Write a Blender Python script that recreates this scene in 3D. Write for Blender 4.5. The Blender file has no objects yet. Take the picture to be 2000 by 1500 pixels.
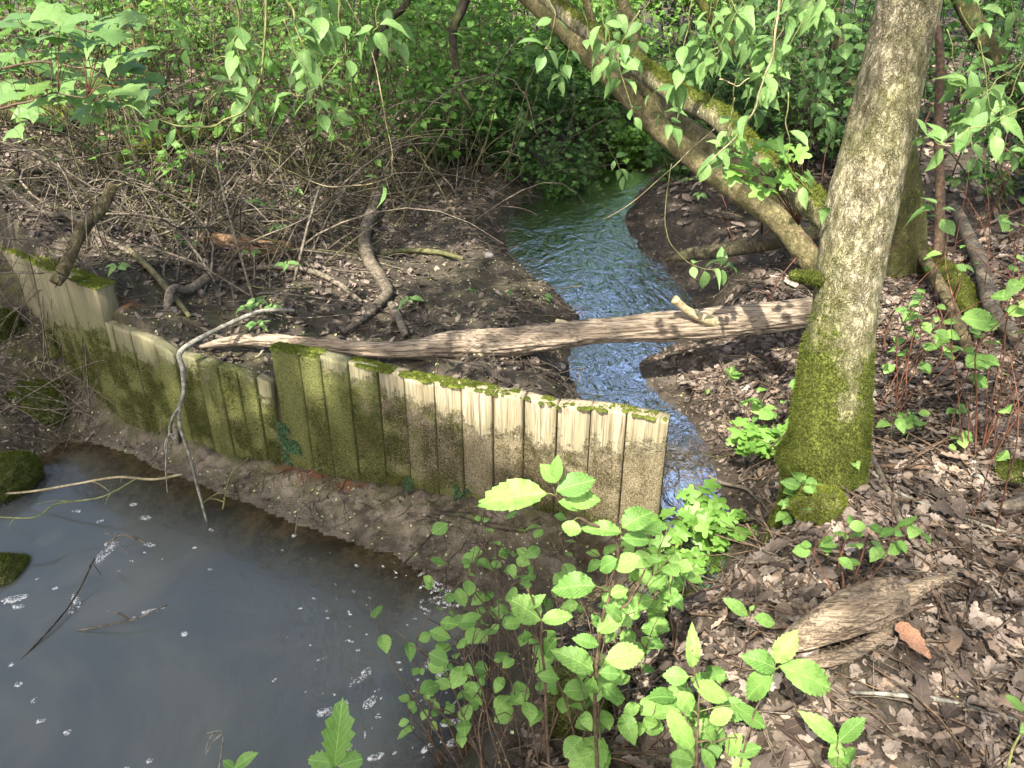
import bpy, math, random
import numpy as np
from mathutils import Vector, Matrix

rng = np.random.default_rng(7)
random.seed(7)
S = bpy.context.scene
COL = S.collection
R = math.radians

# ------------------------------------------------------------------ camera, sky, sun, exposure
CAM_H, PITCH, FOC = 1.6, R(28), 1540.0
cd = bpy.data.cameras.new('camera')
cam = bpy.data.objects.new('camera', cd)
COL.objects.link(cam)
cd.sensor_fit = 'HORIZONTAL'
cd.sensor_width = 36.0
cd.lens = 36.0 * FOC / 2000.0
cd.clip_start = 0.05
cd.clip_end = 500
cam.location = (0, 0, CAM_H)
cam.rotation_euler = (math.pi / 2 - PITCH, 0, 0)
S.camera = cam

SUN_EL, SUN_AZ = R(50), math.atan2(-0.42, -0.907)      # azimuth measured from +Y towards +X
SUN = np.array([math.sin(SUN_AZ) * math.cos(SUN_EL), math.cos(SUN_AZ) * math.cos(SUN_EL), math.sin(SUN_EL)])
W = bpy.data.worlds.new('World')
S.world = W
W.use_nodes = True
wn, wl = W.node_tree.nodes, W.node_tree.links
sky = wn.new('ShaderNodeTexSky')
sky.sky_type = 'NISHITA'
sky.sun_disc = False
sky.sun_elevation = SUN_EL
sky.sun_rotation = SUN_AZ
sky.air_density = 0.9
sky.dust_density = 5.0
sky.ozone_density = 1.0
wl.new(sky.outputs[0], wn['Background'].inputs[0])
wn['Background'].inputs[1].default_value = 0.15
ld = bpy.data.lights.new('sun', 'SUN')
ld.energy = 4.3
ld.angle = R(0.53)
ld.color = (1.0, 0.94, 0.84)
sun = bpy.data.objects.new('sun', ld)
COL.objects.link(sun)
sun.rotation_euler = Vector(SUN).to_track_quat('Z', 'Y').to_euler()
S.view_settings.view_transform = 'Standard'
S.view_settings.look = 'None'
S.view_settings.gamma = 1
S.view_settings.use_curve_mapping = False
S.view_settings.exposure = 1.95
S.cycles.use_denoising = True
S.cycles.max_bounces = 7
S.cycles.transparent_max_bounces = 8
S.cycles.sample_clamp_indirect = 4.0

# ------------------------------------------------------------------ helpers
FW = np.array([0, math.cos(PITCH), -math.sin(PITCH)])
UPV = np.array([0, math.sin(PITCH), math.cos(PITCH)])
CPOS = np.array([0, 0, CAM_H])


def ray(u, v):
    return FW + np.array([1.0, 0, 0]) * (u - 1000) / FOC + UPV * (750 - v) / FOC


def atz(u, v, z):
    d = ray(u, v)
    return CPOS + d * ((z - CAM_H) / d[2])


def aty(u, v, y):
    d = ray(u, v)
    return CPOS + d * (y / d[1])


def _h(a, b, c):
    n = (a.astype(np.int64) * 374761393 + b.astype(np.int64) * 668265263 + c.astype(np.int64) * 2147483647 + 1013) & 0xffffffff
    n = ((n ^ (n >> 13)) * 1274126177) & 0xffffffff
    n = ((n ^ (n >> 16)) * 2246822519) & 0xffffffff
    return ((n ^ (n >> 15)) & 0xffffff) / float(0xffffff)


def vn(x, y, z=0.0):
    x, y, z = np.broadcast_arrays(np.asarray(x, float), np.asarray(y, float), np.asarray(z, float))
    xi, yi, zi = np.floor(x), np.floor(y), np.floor(z)
    fx, fy, fz = x - xi, y - yi, z - zi
    fx, fy, fz = [f * f * (3 - 2 * f) for f in (fx, fy, fz)]
    xi, yi, zi = [q.astype(np.int64) for q in (xi, yi, zi)]
    r = 0
    for dx in (0, 1):
        for dy in (0, 1):
            for dz in (0, 1):
                r = r + _h(xi + dx, yi + dy, zi + dz) * (fx if dx else 1 - fx) * (fy if dy else 1 - fy) * (fz if dz else 1 - fz)
    return r


def fbm(x, y, z=0.0, o=4):
    r, a, s = 0, 0.5, 1.0
    for i in range(o):
        r = r + a * vn(np.asarray(x) * s + 17.3 * i, np.asarray(y) * s + 9.1 * i, np.asarray(z) * s + 3.7 * i)
        a *= 0.5
        s *= 2.03
    return r


def sst(a, b, x):
    t = np.clip((np.asarray(x, float) - a) / (b - a), 0, 1)
    return t * t * (3 - 2 * t)


def mesh(name, V, F, mat=None, attrs=None, uv=None, smooth=True):
    """V (n,3); F list of faces or an (m,k) array; attrs {name: per-vertex floats}; uv per vertex."""
    me = bpy.data.meshes.new(name)
    V = np.asarray(V, dtype=np.float32)
    if isinstance(F, np.ndarray):
        k = F.shape[1]
        loops = F.astype(np.int32).ravel()
        me.vertices.add(len(V))
        me.vertices.foreach_set('co', V.ravel())
        me.loops.add(len(loops))
        me.loops.foreach_set('vertex_index', loops)
        me.polygons.add(len(F))
        me.polygons.foreach_set('loop_start', np.arange(0, len(loops), k, dtype=np.int32))
        me.polygons.foreach_set('loop_total', np.full(len(F), k, dtype=np.int32))
    else:
        me.from_pydata([tuple(map(float, v)) for v in V], [], [list(map(int, f)) for f in F])
        loops = np.fromiter((l.vertex_index for l in me.loops), dtype=np.int32)
    me.update()
    if smooth:
        me.polygons.foreach_set('use_smooth', np.ones(len(me.polygons), dtype=bool))
    if uv is not None:
        ul = me.uv_layers.new(name='UVMap')
        ul.data.foreach_set('uv', np.asarray(uv, dtype=np.float32)[loops].ravel())
    for k, a in (attrs or {}).items():
        at = me.attributes.new(k, 'FLOAT', 'POINT')
        at.data.foreach_set('value', np.asarray(a, dtype=np.float32))
    if mat:
        me.materials.append(mat)
    return me


def obj(name, me, parent=None, kind=None, label=None, cat=None, group=None, loc=None):
    o = bpy.data.objects.new(name, me)
    COL.objects.link(o)
    if parent is not None:
        o.parent = parent
    if loc is not None:
        o.location = loc
    if kind:
        o['kind'] = kind
    if label:
        o['label'] = label
    if cat:
        o['category'] = cat
    if group:
        o['group'] = group
    return o


def thing(name, label, cat, loc, group=None):
    o = obj(name, None, label=label, cat=cat, group=group, loc=tuple(map(float, loc)))
    o.empty_display_size = 0.05
    return o


class MB:
    """collects shapes for one mesh"""
    def __init__(s):
        s.V, s.F, s.R, s.U, s.n = [], [], [], [], 0

    def add(s, V, F, rnd=None, uv=None):
        V = np.asarray(V, float)
        s.V.append(V)
        s.F += [[i + s.n for i in f] for f in F]
        s.R.append(np.full(len(V), random.random() if rnd is None else rnd) if np.ndim(rnd) == 0 else np.asarray(rnd))
        s.U.append(np.zeros((len(V), 2)) if uv is None else np.asarray(uv))
        s.n += len(V)

    def mesh(s, name, mat, off=(0, 0, 0), smooth=True):
        return mesh(name, np.concatenate(s.V) - np.asarray(off, float), s.F, mat, {'rnd': np.concatenate(s.R)}, np.concatenate(s.U), smooth)


def spline(P, n):
    """Catmull-Rom through P (k,d) sampled at n points"""
    P = np.asarray(P, float)
    k = len(P)
    if k == 2:
        return P[0] + (P[1] - P[0]) * np.linspace(0, 1, n)[:, None]
    Q = np.vstack([2 * P[0] - P[1], P, 2 * P[-1] - P[-2]])
    t = np.linspace(0, k - 1 - 1e-9, n)
    i = t.astype(int)
    f = (t - i)[:, None]
    a, b, c, d = Q[i], Q[i + 1], Q[i + 2], Q[i + 3]
    return 0.5 * (2 * b + (c - a) * f + (2 * a - 5 * b + 4 * c - d) * f ** 2 + (3 * b - a - 3 * c + d) * f ** 3)


def tube(P, rad, sides=6, cap=True, disp=None, uvs=1.0):
    """a tube along points P with radii rad; disp(theta, s, i) multiplies the radius"""
    P = np.asarray(P, float)
    n = len(P)
    rad = np.broadcast_to(np.asarray(rad, float), (n,))
    T = np.gradient(P, axis=0)
    T /= np.linalg.norm(T, axis=1)[:, None] + 1e-12
    N = np.zeros_like(P)
    a = np.array([1.0, 0, 0]) if abs(T[0][0]) < 0.8 else np.array([0, 1.0, 0])
    a = a - T[0] * (a @ T[0])
    N[0] = a / np.linalg.norm(a)
    for i in range(1, n):
        a = N[i - 1] - T[i] * (N[i - 1] @ T[i])
        N[i] = a / (np.linalg.norm(a) + 1e-12)
    B = np.cross(T, N)
    th = np.linspace(0, 2 * math.pi, sides, endpoint=False)
    seg = np.concatenate([[0], np.cumsum(np.linalg.norm(np.diff(P, axis=0), axis=1))])
    TH, SS = np.meshgrid(th, seg)
    r = np.repeat(rad[:, None], sides, 1)
    if disp is not None:
        r = r * disp(TH, SS)
    V = P[:, None] + r[..., None] * (np.cos(TH)[..., None] * N[:, None] + np.sin(TH)[..., None] * B[:, None])
    V = V.reshape(-1, 3)
    i = np.arange(n - 1)[:, None] * sides
    j = np.arange(sides)[None]
    j2 = (j + 1) % sides
    F = np.stack([i + j, i + j2, i + sides + j2, i + sides + j], -1).reshape(-1, 4).tolist()
    U = np.stack([TH / (2 * math.pi), SS * uvs], -1).reshape(-1, 2)
    if cap:
        F.append(list(range(sides))[::-1])
        F.append(list(range((n - 1) * sides, n * sides)))
    return V, F, U


def wob(P, amp, seed=0, keep=True):
    P = np.asarray(P, float).copy()
    n = len(P)
    s = np.linspace(0, 1, n)
    e = (np.sin(math.pi * s) ** 0.5 if keep else s)[:, None]
    f = 2.0 + n * 0.25
    D = np.stack([vn(s * f, seed * 7.7 + k * 31.1) - 0.5 for k in range(3)], 1)
    return P + D * 2 * amp * e


# ------------------------------------------------------------------ node helpers and materials
def nmat(name):
    m = bpy.data.materials.new(name)
    m.use_nodes = True
    nt = m.node_tree
    nt.nodes.clear()
    out = nt.nodes.new('ShaderNodeOutputMaterial')
    return m, nt, out


class G:
    """small wrapper for building node graphs"""
    def __init__(s, nt):
        s.nt = nt

    def n(s, t, ins=None, **props):
        nd = s.nt.nodes.new(t)
        for k, v in props.items():
            setattr(nd, k, v)
        for k, v in (ins or {}).items():
            s.set(nd, k, v)
        return nd

    def set(s, nd, k, v):
        sock = nd.inputs[k]
        if isinstance(v, bpy.types.NodeSocket):
            s.nt.links.new(v, sock)
        else:
            if isinstance(v, tuple) and len(v) == 3 and sock.type == 'RGBA':
                v = v + (1,)
            sock.default_value = v

    def math(s, op, a, b=0.0, c=0.0, clamp=False):
        nd = s.n('ShaderNodeMath', {0: a, 1: b, 2: c}, operation=op)
        nd.use_clamp = clamp
        return nd.outputs[0]

    def mix(s, f, a, b):
        nd = s.n('ShaderNodeMix', data_type='RGBA')
        s.set(nd, 0, f)
        s.set(nd, 6, a)
        s.set(nd, 7, b)
        return nd.outputs[2]

    def ramp(s, f, a, b):
        nd = s.n('ShaderNodeMapRange', {0: f, 1: a, 2: b, 3: 0.0, 4: 1.0}, interpolation_type='SMOOTHSTEP')
        return nd.outputs[0]

    def noise(s, vec, scale, detail=4.0, rough=0.55, dist=0.0):
        nd = s.n('ShaderNodeTexNoise', {'Scale': scale, 'Detail': detail, 'Roughness': rough, 'Distortion': dist})
        if vec is not None:
            s.set(nd, 'Vector', vec)
        return nd.outputs[0]

    def attr(s, name):
        return s.n('ShaderNodeAttribute', attribute_name=name).outputs['Fac']

    def scale(s, vec, sc):
        return s.n('ShaderNodeMapping', {'Vector': vec, 'Scale': sc}).outputs[0]

    def bump(s, h, strength=0.5, dist=0.01, normal=None):
        nd = s.n('ShaderNodeBump', {'Height': h, 'Strength': strength, 'Distance': dist})
        if normal is not None:
            s.set(nd, 'Normal', normal)
        return nd.outputs[0]

    def bsdf(s, col, rough=0.8, normal=None, spec=0.3):
        nd = s.n('ShaderNodeBsdfPrincipled', {'Base Color': col, 'Roughness': rough, 'Specular IOR Level': spec})
        if normal is not None:
            s.set(nd, 'Normal', normal)
        return nd


def leaf_mat(name, c1, c2, veins=8.0, slope=0.45, joined=False, trans=0.45, rough=0.5, spec=0.4, dry=0.0):
    m, nt, out = nmat(name)
    g = G(nt)
    rnd = g.attr('rnd') if joined else g.n('ShaderNodeObjectInfo').outputs['Random']
    col = g.mix(rnd, c1, c2)
    norm = None
    tc = g.n('ShaderNodeTexCoord')
    sep = g.n('ShaderNodeSeparateXYZ', {0: tc.outputs['UV']})
    u = g.math('ABSOLUTE', g.math('SUBTRACT', g.math('MULTIPLY', sep.outputs[0], 2.0), 1.0))
    if veins:
        ph = g.math('MULTIPLY', g.math('SUBTRACT', sep.outputs[1], g.math('MULTIPLY', u, slope)), veins)
        fr = g.math('ABSOLUTE', g.math('SUBTRACT', g.math('FRACT', ph), 0.5))      # 0.5 at a vein
        lat = g.ramp(fr, 0.36, 0.5)
        mid = g.math('SUBTRACT', 1.0, g.ramp(u, 0.015, 0.07))
        vein = g.math('MAXIMUM', g.math('MULTIPLY', lat, 0.75), mid)
        light = tuple(min(1.0, a * 1.5 + 0.03) for a in c2)
        col = g.mix(g.math('MULTIPLY', vein, 0.42), col, light)
        hgt = g.math('SUBTRACT', 1.0, vein)
        norm = g.bump(hgt, 0.35, 0.004)
    big = g.noise(tc.outputs['Object'], 6.0 if not joined else 3.0, 3.0)
    dark = tuple(a * 0.72 for a in c1)
    col = g.mix(g.math('MULTIPLY', g.ramp(big, 0.45, 0.75), 0.5), col, dark)
    if dry:
        sp = g.ramp(g.noise(tc.outputs['Object'], 40.0, 2.0), 0.66, 0.74)
        col = g.mix(g.math('MULTIPLY', sp, dry), col, (0.12, 0.09, 0.03))
    b = g.bsdf(col, rough, norm, spec)
    hue = g.n('ShaderNodeHueSaturation', {'Hue': 0.494, 'Saturation': 1.05, 'Value': 1.25, 'Color': col})
    t = g.n('ShaderNodeBsdfTranslucent', {'Color': hue.outputs[0]})
    if norm is not None:
        g.set(t, 'Normal', norm)
    mx = g.n('ShaderNodeMixShader', {0: trans, 1: b.outputs[0], 2: t.outputs[0]})
    nt.links.new(mx.outputs[0], out.inputs[0])
    return m


def stem_mat(name, c1, c2, scale=30.0, rough=0.75, moss=0.0):
    m, nt, out = nmat(name)
    g = G(nt)
    tc = g.n('ShaderNodeTexCoord')
    v = tc.outputs['Object']
    n1 = g.noise(v, scale, 4.0, 0.6)
    n2 = g.noise(v, scale * 0.2, 3.0)
    col = g.mix(g.ramp(n1, 0.35, 0.65), c1, c2)
    col = g.mix(g.math('MULTIPLY', g.ramp(n2, 0.45, 0.7), 0.5), col, tuple(a * 0.55 for a in c1))
    if moss:
        col = g.mix(g.math('MULTIPLY', g.ramp(g.noise(v, scale * 0.35, 4.0), 0.62 - moss * 0.25, 0.68), 0.8), col, (0.07, 0.085, 0.02))
    b = g.bsdf(col, rough, g.bump(n1, 0.5, 0.004), 0.25)
    nt.links.new(b.outputs[0], out.inputs[0])
    return m


def bark_mat(name, light, mid, dark, sc=1.0, moss=(0.10, 0.115, 0.018), crack=0.6):
    """uses vertex attribute moss 0..1"""
    m, nt, out = nmat(name)
    g = G(nt)
    tc = g.n('ShaderNodeTexCoord')
    v = tc.outputs['Object']
    vs = g.scale(v, (1.0 * sc, 1.0 * sc, 0.42 * sc))
    n1 = g.noise(vs, 55.0, 5.0, 0.6)
    n2 = g.noise(vs, 16.0, 4.0, 0.6, 0.4)
    n3 = g.noise(v, 5.0, 3.0)
    wv = g.n('ShaderNodeTexNoise', {'Vector': v, 'Scale': 40.0, 'Detail': 3.0}).outputs['Color']
    vd = g.n('ShaderNodeVectorMath', {0: vs, 1: g.n('ShaderNodeVectorMath', {0: wv, 3: 0.035}, operation='SCALE').outputs[0]}, operation='ADD').outputs[0]
    vo = g.n('ShaderNodeTexVoronoi', {'Vector': vd, 'Scale': 120.0}, feature='DISTANCE_TO_EDGE').outputs['Distance']
    cr = g.math('MULTIPLY', g.math('SUBTRACT', 1.0, g.ramp(vo, 0.0, 0.22)), g.ramp(g.noise(v, 22.0, 3.0), 0.38, 0.6))
    col = g.mix(g.ramp(n1, 0.35, 0.65), mid, light)
    col = g.mix(g.math('MULTIPLY', g.ramp(n2, 0.5, 0.72), 0.7), col, dark)
    col = g.mix(g.math('MULTIPLY', cr, crack), col, tuple(a * 0.6 for a in dark))
    col = g.mix(g.math('MULTIPLY', g.ramp(n3, 0.5, 0.8), 0.35), col, light)
    mo = g.math('ADD', g.attr('moss'), g.math('MULTIPLY', g.math('SUBTRACT', g.noise(v, 26.0, 5.0, 0.65), 0.5), 1.3))
    mk = g.ramp(mo, 0.38, 0.62)
    mcol = g.mix(g.ramp(g.noise(v, 130.0, 3.0), 0.35, 0.65), tuple(a * 0.55 for a in moss), tuple(min(1, a * 1.5) for a in moss))
    col = g.mix(mk, col, mcol)
    fs = g.noise(g.scale(vd, (1.0, 1.0, 0.55)), 95.0, 4.0, 0.7)
    col = g.mix(g.math('MULTIPLY', g.math('MULTIPLY', g.ramp(fs, 0.50, 0.62), g.math('SUBTRACT', 1.0, mk)), 0.45), col, tuple(a * 0.8 for a in dark))
    gf = g.math('ADD', g.math('MULTIPLY', g.attr('moss'), 0.9), g.math('MULTIPLY', g.noise(v, 9.0, 4.0, 0.6), 0.9))
    col = g.mix(g.math('MULTIPLY', g.math('MULTIPLY', g.ramp(gf, 0.25, 0.95), 0.65), g.math('SUBTRACT', 1.0, mk)), col, (0.125, 0.128, 0.038))
    hgt = g.math('ADD', g.math('SUBTRACT', n1, g.math('MULTIPLY', g.math('ADD', cr, g.ramp(fs, 0.45, 0.65)), 0.6)), g.math('MULTIPLY', g.noise(v, 160.0, 2.0), 0.5))
    b = g.bsdf(col, 0.9, g.bump(hgt, 1.0, 0.010), 0.15)
    nt.links.new(b.outputs[0], out.inputs[0])
    return m


def wood_mat(name, pale, mid, dark, axis=0, sc=1.0, moss=False, crackk=0.8):
    """weathered grain along the object's axis; with moss uses attributes moss, green"""
    m, nt, out = nmat(name)
    g = G(nt)
    tc = g.n('ShaderNodeTexCoord')
    v = tc.outputs['Object']
    oi = g.n('ShaderNodeObjectInfo').outputs['Random']
    off = g.n('ShaderNodeVectorMath', {0: v, 1: g.n('ShaderNodeCombineXYZ', {0: g.math('MULTIPLY', oi, 37.0), 1: g.math('MULTIPLY', oi, 11.0), 2: 0.0}).outputs[0]}, operation='ADD').outputs[0]
    s = [26.0 * sc] * 3
    s[axis] = 1.1 * sc
    vs = g.scale(off, tuple(s))
    n1 = g.noise(vs, 1.0, 6.0, 0.65, 0.6)
    s2 = [90.0 * sc] * 3
    s2[axis] = 3.0 * sc
    n2 = g.noise(g.scale(off, tuple(s2)), 1.0, 4.0, 0.6, 0.3)
    n3 = g.noise(off, 4.0 * sc, 3.0)
    col = g.mix(g.ramp(n1, 0.3, 0.7), mid, pale)
    col = g.mix(g.math('MULTIPLY', g.ramp(n2, 0.52, 0.66), crackk), col, dark)
    col = g.mix(g.math('MULTIPLY', g.ramp(n3, 0.5, 0.75), 0.35), col, mid)
    col = g.mix(g.math('MULTIPLY', oi, 0.3), col, mid)
    s3 = [34.0 * sc] * 3
    s3[axis] = 1.6 * sc
    st = g.noise(g.scale(off, tuple(s3)), 1.0, 5.0, 0.7, 0.2)
    col = g.mix(g.math('MULTIPLY', g.ramp(st, 0.52, 0.70), 0.6), col, tuple(a * 0.62 for a in mid))
    s4 = [200.0 * sc] * 3
    s4[axis] = 5.0 * sc
    n4 = g.noise(g.scale(off, tuple(s4)), 1.0, 3.0, 0.6)
    col = g.mix(g.math('MULTIPLY', g.ramp(n4, 0.50, 0.68), 0.55), col, dark)
    hgt = g.math('SUBTRACT', n1, g.math('MULTIPLY', g.math('ADD', g.ramp(n2, 0.5, 0.68), g.ramp(n4, 0.5, 0.7)), 0.7))
    if moss:
        nz = g.math('ADD', g.math('MULTIPLY', g.noise(off, 34.0, 5.0, 0.7), 0.55), g.math('MULTIPLY', g.noise(g.scale(off, (30.0, 30.0, 6.0)), 1.0, 4.0, 0.7), 0.45))
        mo = g.math('ADD', g.attr('moss'), g.math('MULTIPLY', g.math('SUBTRACT', nz, 0.5), 2.6))
        mk = g.math('MULTIPLY', g.ramp(mo, 0.36, 0.68), 0.92)
        fine = g.noise(off, 170.0, 3.0, 0.7)
        gr = g.math('ADD', g.attr('green'), g.math('MULTIPLY', g.math('SUBTRACT', g.noise(off, 11.0, 4.0, 0.7), 0.5), 1.5))
        c_b = g.mix(g.ramp(fine, 0.34, 0.66), (0.075, 0.062, 0.034), (0.26, 0.215, 0.135))
        c_g = g.mix(g.ramp(fine, 0.33, 0.67), (0.040, 0.048, 0.012), (0.150, 0.155, 0.050))
        mc = g.mix(g.ramp(gr, 0.35, 0.65), c_b, c_g)
        # thin green algae film above the moss line
        film = g.ramp(g.math('ADD', g.attr('moss'), g.math('MULTIPLY', g.noise(vs, 0.35, 3.0), 0.8)), -0.35, 0.75)
        col = g.mix(g.math('MINIMUM', g.math('ADD', g.math('MULTIPLY', film, 0.45), g.math('MULTIPLY', g.ramp(g.attr('green'), 0.3, 1.0), g.math('ADD', 0.25, g.math('MULTIPLY', g.noise(g.scale(off, (22.0, 22.0, 3.0)), 1.0, 4.0), 0.7)))), 0.88), col, (0.112, 0.110, 0.058))
        col = g.mix(mk, col, mc)
        hgt = g.math('ADD', g.math('MULTIPLY', hgt, 0.32), g.math('MULTIPLY', mk, g.math('ADD', 0.6, g.math('MULTIPLY', fine, 1.6))))
    b = g.bsdf(col, 0.88, g.bump(hgt, 0.9, 0.006), 0.15)
    nt.links.new(b.outputs[0], out.inputs[0])
    return m


def simple_mat(name, c1, c2, scale=20.0, rough=0.8, bump=0.4, attr=None, spec=0.3, trans=0.0):
    m, nt, out = nmat(name)
    g = G(nt)
    tc = g.n('ShaderNodeTexCoord')
    n1 = g.noise(tc.outputs['Object'], scale, 5.0, 0.6)
    f = g.ramp(n1, 0.35, 0.65)
    if attr:
        f = g.math('ADD', g.math('MULTIPLY', f, 0.3), g.math('MULTIPLY', g.attr(attr), 0.7))
    col = g.mix(f, c1, c2)
    b = g.bsdf(col, rough, g.bump(n1, bump, 0.005), spec)
    sh = b.outputs[0]
    if trans:
        t = g.n('ShaderNodeBsdfTranslucent', {'Color': col})
        sh = g.n('ShaderNodeMixShader', {0: trans, 1: sh, 2: t.outputs[0]}).outputs[0]
    nt.links.new(sh, out.inputs[0])
    return m


def litter_mat(name, joined=True):
    m, nt, out = nmat(name)
    g = G(nt)
    rnd = g.attr('rnd') if joined else g.n('ShaderNodeObjectInfo').outputs['Random']
    cr = g.n('ShaderNodeValToRGB', {0: rnd})
    el = cr.color_ramp.elements
    el[0].color = (0.030, 0.018, 0.011, 1)
    el[1].color = (0.40, 0.335, 0.275, 1)
    for p, c in ((0.25, (0.076, 0.058, 0.044, 1)), (0.55, (0.158, 0.124, 0.097, 1)), (0.8, (0.245, 0.20, 0.162, 1)), (0.92, (0.225, 0.158, 0.105, 1))):
        e = el.new(p)
        e.color = c
    tc = g.n('ShaderNodeTexCoord')
    sep = g.n('ShaderNodeSeparateXYZ', {0: tc.outputs['UV']})
    u = g.math('ABSOLUTE', g.math('SUBTRACT', g.math('MULTIPLY', sep.outputs[0], 2.0), 1.0))
    ph = g.math('MULTIPLY', g.math('SUBTRACT', sep.outputs[1], g.math('MULTIPLY', u, 0.5)), 7.0)
    lat = g.ramp(g.math('ABSOLUTE', g.math('SUBTRACT', g.math('FRACT', ph), 0.5)), 0.4, 0.5)
    mid = g.math('SUBTRACT', 1.0, g.ramp(u, 0.02, 0.09))
    vein = g.math('MAXIMUM', g.math('MULTIPLY', lat, 0.5), mid)
    n1 = g.noise(tc.outputs['Object'], 60.0, 4.0, 0.65)
    col = g.mix(g.math('MULTIPLY', g.ramp(n1, 0.45, 0.7), 0.55), cr.outputs[0], (0.035, 0.022, 0.014))
    col = g.mix(g.math('MULTIPLY', vein, 0.3), col, (0.22, 0.16, 0.11))
    b = g.bsdf(col, 0.6, g.bump(g.math('ADD', g.math('MULTIPLY', vein, -0.8), n1), 0.6, 0.004), 0.35)
    t = g.n('ShaderNodeBsdfTranslucent', {'Color': col})
    mx = g.n('ShaderNodeMixShader', {0: 0.14, 1: b.outputs[0], 2: t.outputs[0]})
    nt.links.new(mx.outputs[0], out.inputs[0])
    return m


def ground_mat():
    m, nt, out = nmat('soil')
    g = G(nt)
    v = g.n('ShaderNodeNewGeometry').outputs['Position']
    big = g.noise(v, 1.6, 4.0)
    n1 = g.noise(v, 14.0, 6.0, 0.7)
    n2 = g.noise(v, 75.0, 5.0, 0.7)
    col = g.mix(g.ramp(n1, 0.35, 0.68), (0.022, 0.017, 0.012), (0.074, 0.058, 0.042))
    col = g.mix(g.math('MULTIPLY', g.ramp(n2, 0.55, 0.75), 0.6), col, (0.14, 0.112, 0.080))
    col = g.mix(g.math('MULTIPLY', g.ramp(big, 0.45, 0.7), 0.5), col, (0.055, 0.047, 0.026))
    grn = g.math('MULTIPLY', g.attr('green'), g.ramp(g.noise(v, 9.0, 5.0, 0.7), 0.42, 0.62))
    col = g.mix(g.math('MULTIPLY', grn, 0.75), col, (0.055, 0.066, 0.018))
    mud = g.attr('mud')
    mcol = g.mix(g.ramp(n1, 0.35, 0.65), (0.105, 0.083, 0.056), (0.23, 0.19, 0.138))
    mcol = g.mix(g.math('MULTIPLY', g.ramp(g.noise(v, 8.0, 6.0, 0.75), 0.47, 0.60), 0.85), mcol, (0.038, 0.028, 0.018))
    col = g.mix(mud, col, mcol)
    col = g.mix(g.math('MULTIPLY', grn, 0.55), col, (0.075, 0.075, 0.022))
    rust = g.math('MULTIPLY', g.attr('rust'), g.ramp(g.noise(v, 20.0, 4.0), 0.38, 0.55))
    col = g.mix(g.math('MULTIPLY', rust, 0.8), col, (0.12, 0.046, 0.018))
    wet = g.attr('wet')
    col = g.mix(g.math('MULTIPLY', wet, 0.55), col, (0.026, 0.020, 0.013))
    rough = g.math('SUBTRACT', 0.92, g.math('MULTIPLY', wet, 0.5))
    hgt = g.math('ADD', n1, g.math('MULTIPLY', n2, 0.55))
    b = g.bsdf(col, rough, g.bump(hgt, 0.9, 0.02), 0.3)
    nt.links.new(b.outputs[0], out.inputs[0])
    return m


def water_mat(name, murk, tint, d0, d1, rip):
    """rip: list of (scale vec, strength) ripple layers; attributes depth and rip drive murk and ripple height"""
    m, nt, out = nmat(name)
    g = G(nt)
    v = g.n('ShaderNodeNewGeometry').outputs['Position']
    dep = g.attr('depth')
    hs = None
    for sc, st, dist in rip:
        n = g.math('MULTIPLY', g.noise(g.scale(v, sc), 1.0, 3.0, 0.55, dist), st)
        hs = n if hs is None else g.math('ADD', hs, n)
    hs = g.math('MULTIPLY', hs, g.attr('rip'))
    nrm = g.bump(hs, 1.0, 0.05)
    cl = g.noise(v, 1.3, 4.0, 0.6, 0.6)
    mc = g.mix(g.ramp(cl, 0.36, 0.66), murk, (murk[0] * 1.5, murk[1] * 1.40, murk[2] * 1.22))
    dif = g.n('ShaderNodeBsdfDiffuse', {'Color': mc})
    tr = g.n('ShaderNodeBsdfTransparent', {'Color': tint})
    body = g.n('ShaderNodeMixShader', {0: g.ramp(dep, d0, d1), 1: tr.outputs[0], 2: dif.outputs[0]})
    gl = g.n('ShaderNodeBsdfGlossy', {'Color': (1, 1, 1), 'Roughness': 0.03, 'Normal': nrm})
    fr = g.n('ShaderNodeFresnel', {'IOR': 1.333, 'Normal': nrm})
    mx = g.n('ShaderNodeMixShader', {0: fr.outputs[0], 1: body.outputs[0], 2: gl.outputs[0]})
    nt.links.new(mx.outputs[0], out.inputs[0])
    return m


def foam_mat():
    m, nt, out = nmat('foam')
    g = G(nt)
    v = g.n('ShaderNodeNewGeometry').outputs['Position']
    n = g.math('ADD', g.math('MULTIPLY', g.noise(v, 130.0, 3.0, 0.6), 0.6), g.math('MULTIPLY', g.noise(v, 45.0, 3.0, 0.6), 0.4))
    b = g.bsdf((0.44, 0.44, 0.42), 0.5, g.bump(n, 0.6, 0.004))
    t = g.n('ShaderNodeBsdfTransparent')
    mx = g.n('ShaderNodeMixShader', {0: g.ramp(n, 0.40, 0.62), 1: t.outputs[0], 2: b.outputs[0]})
    nt.links.new(mx.outputs[0], out.inputs[0])
    return m


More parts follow.
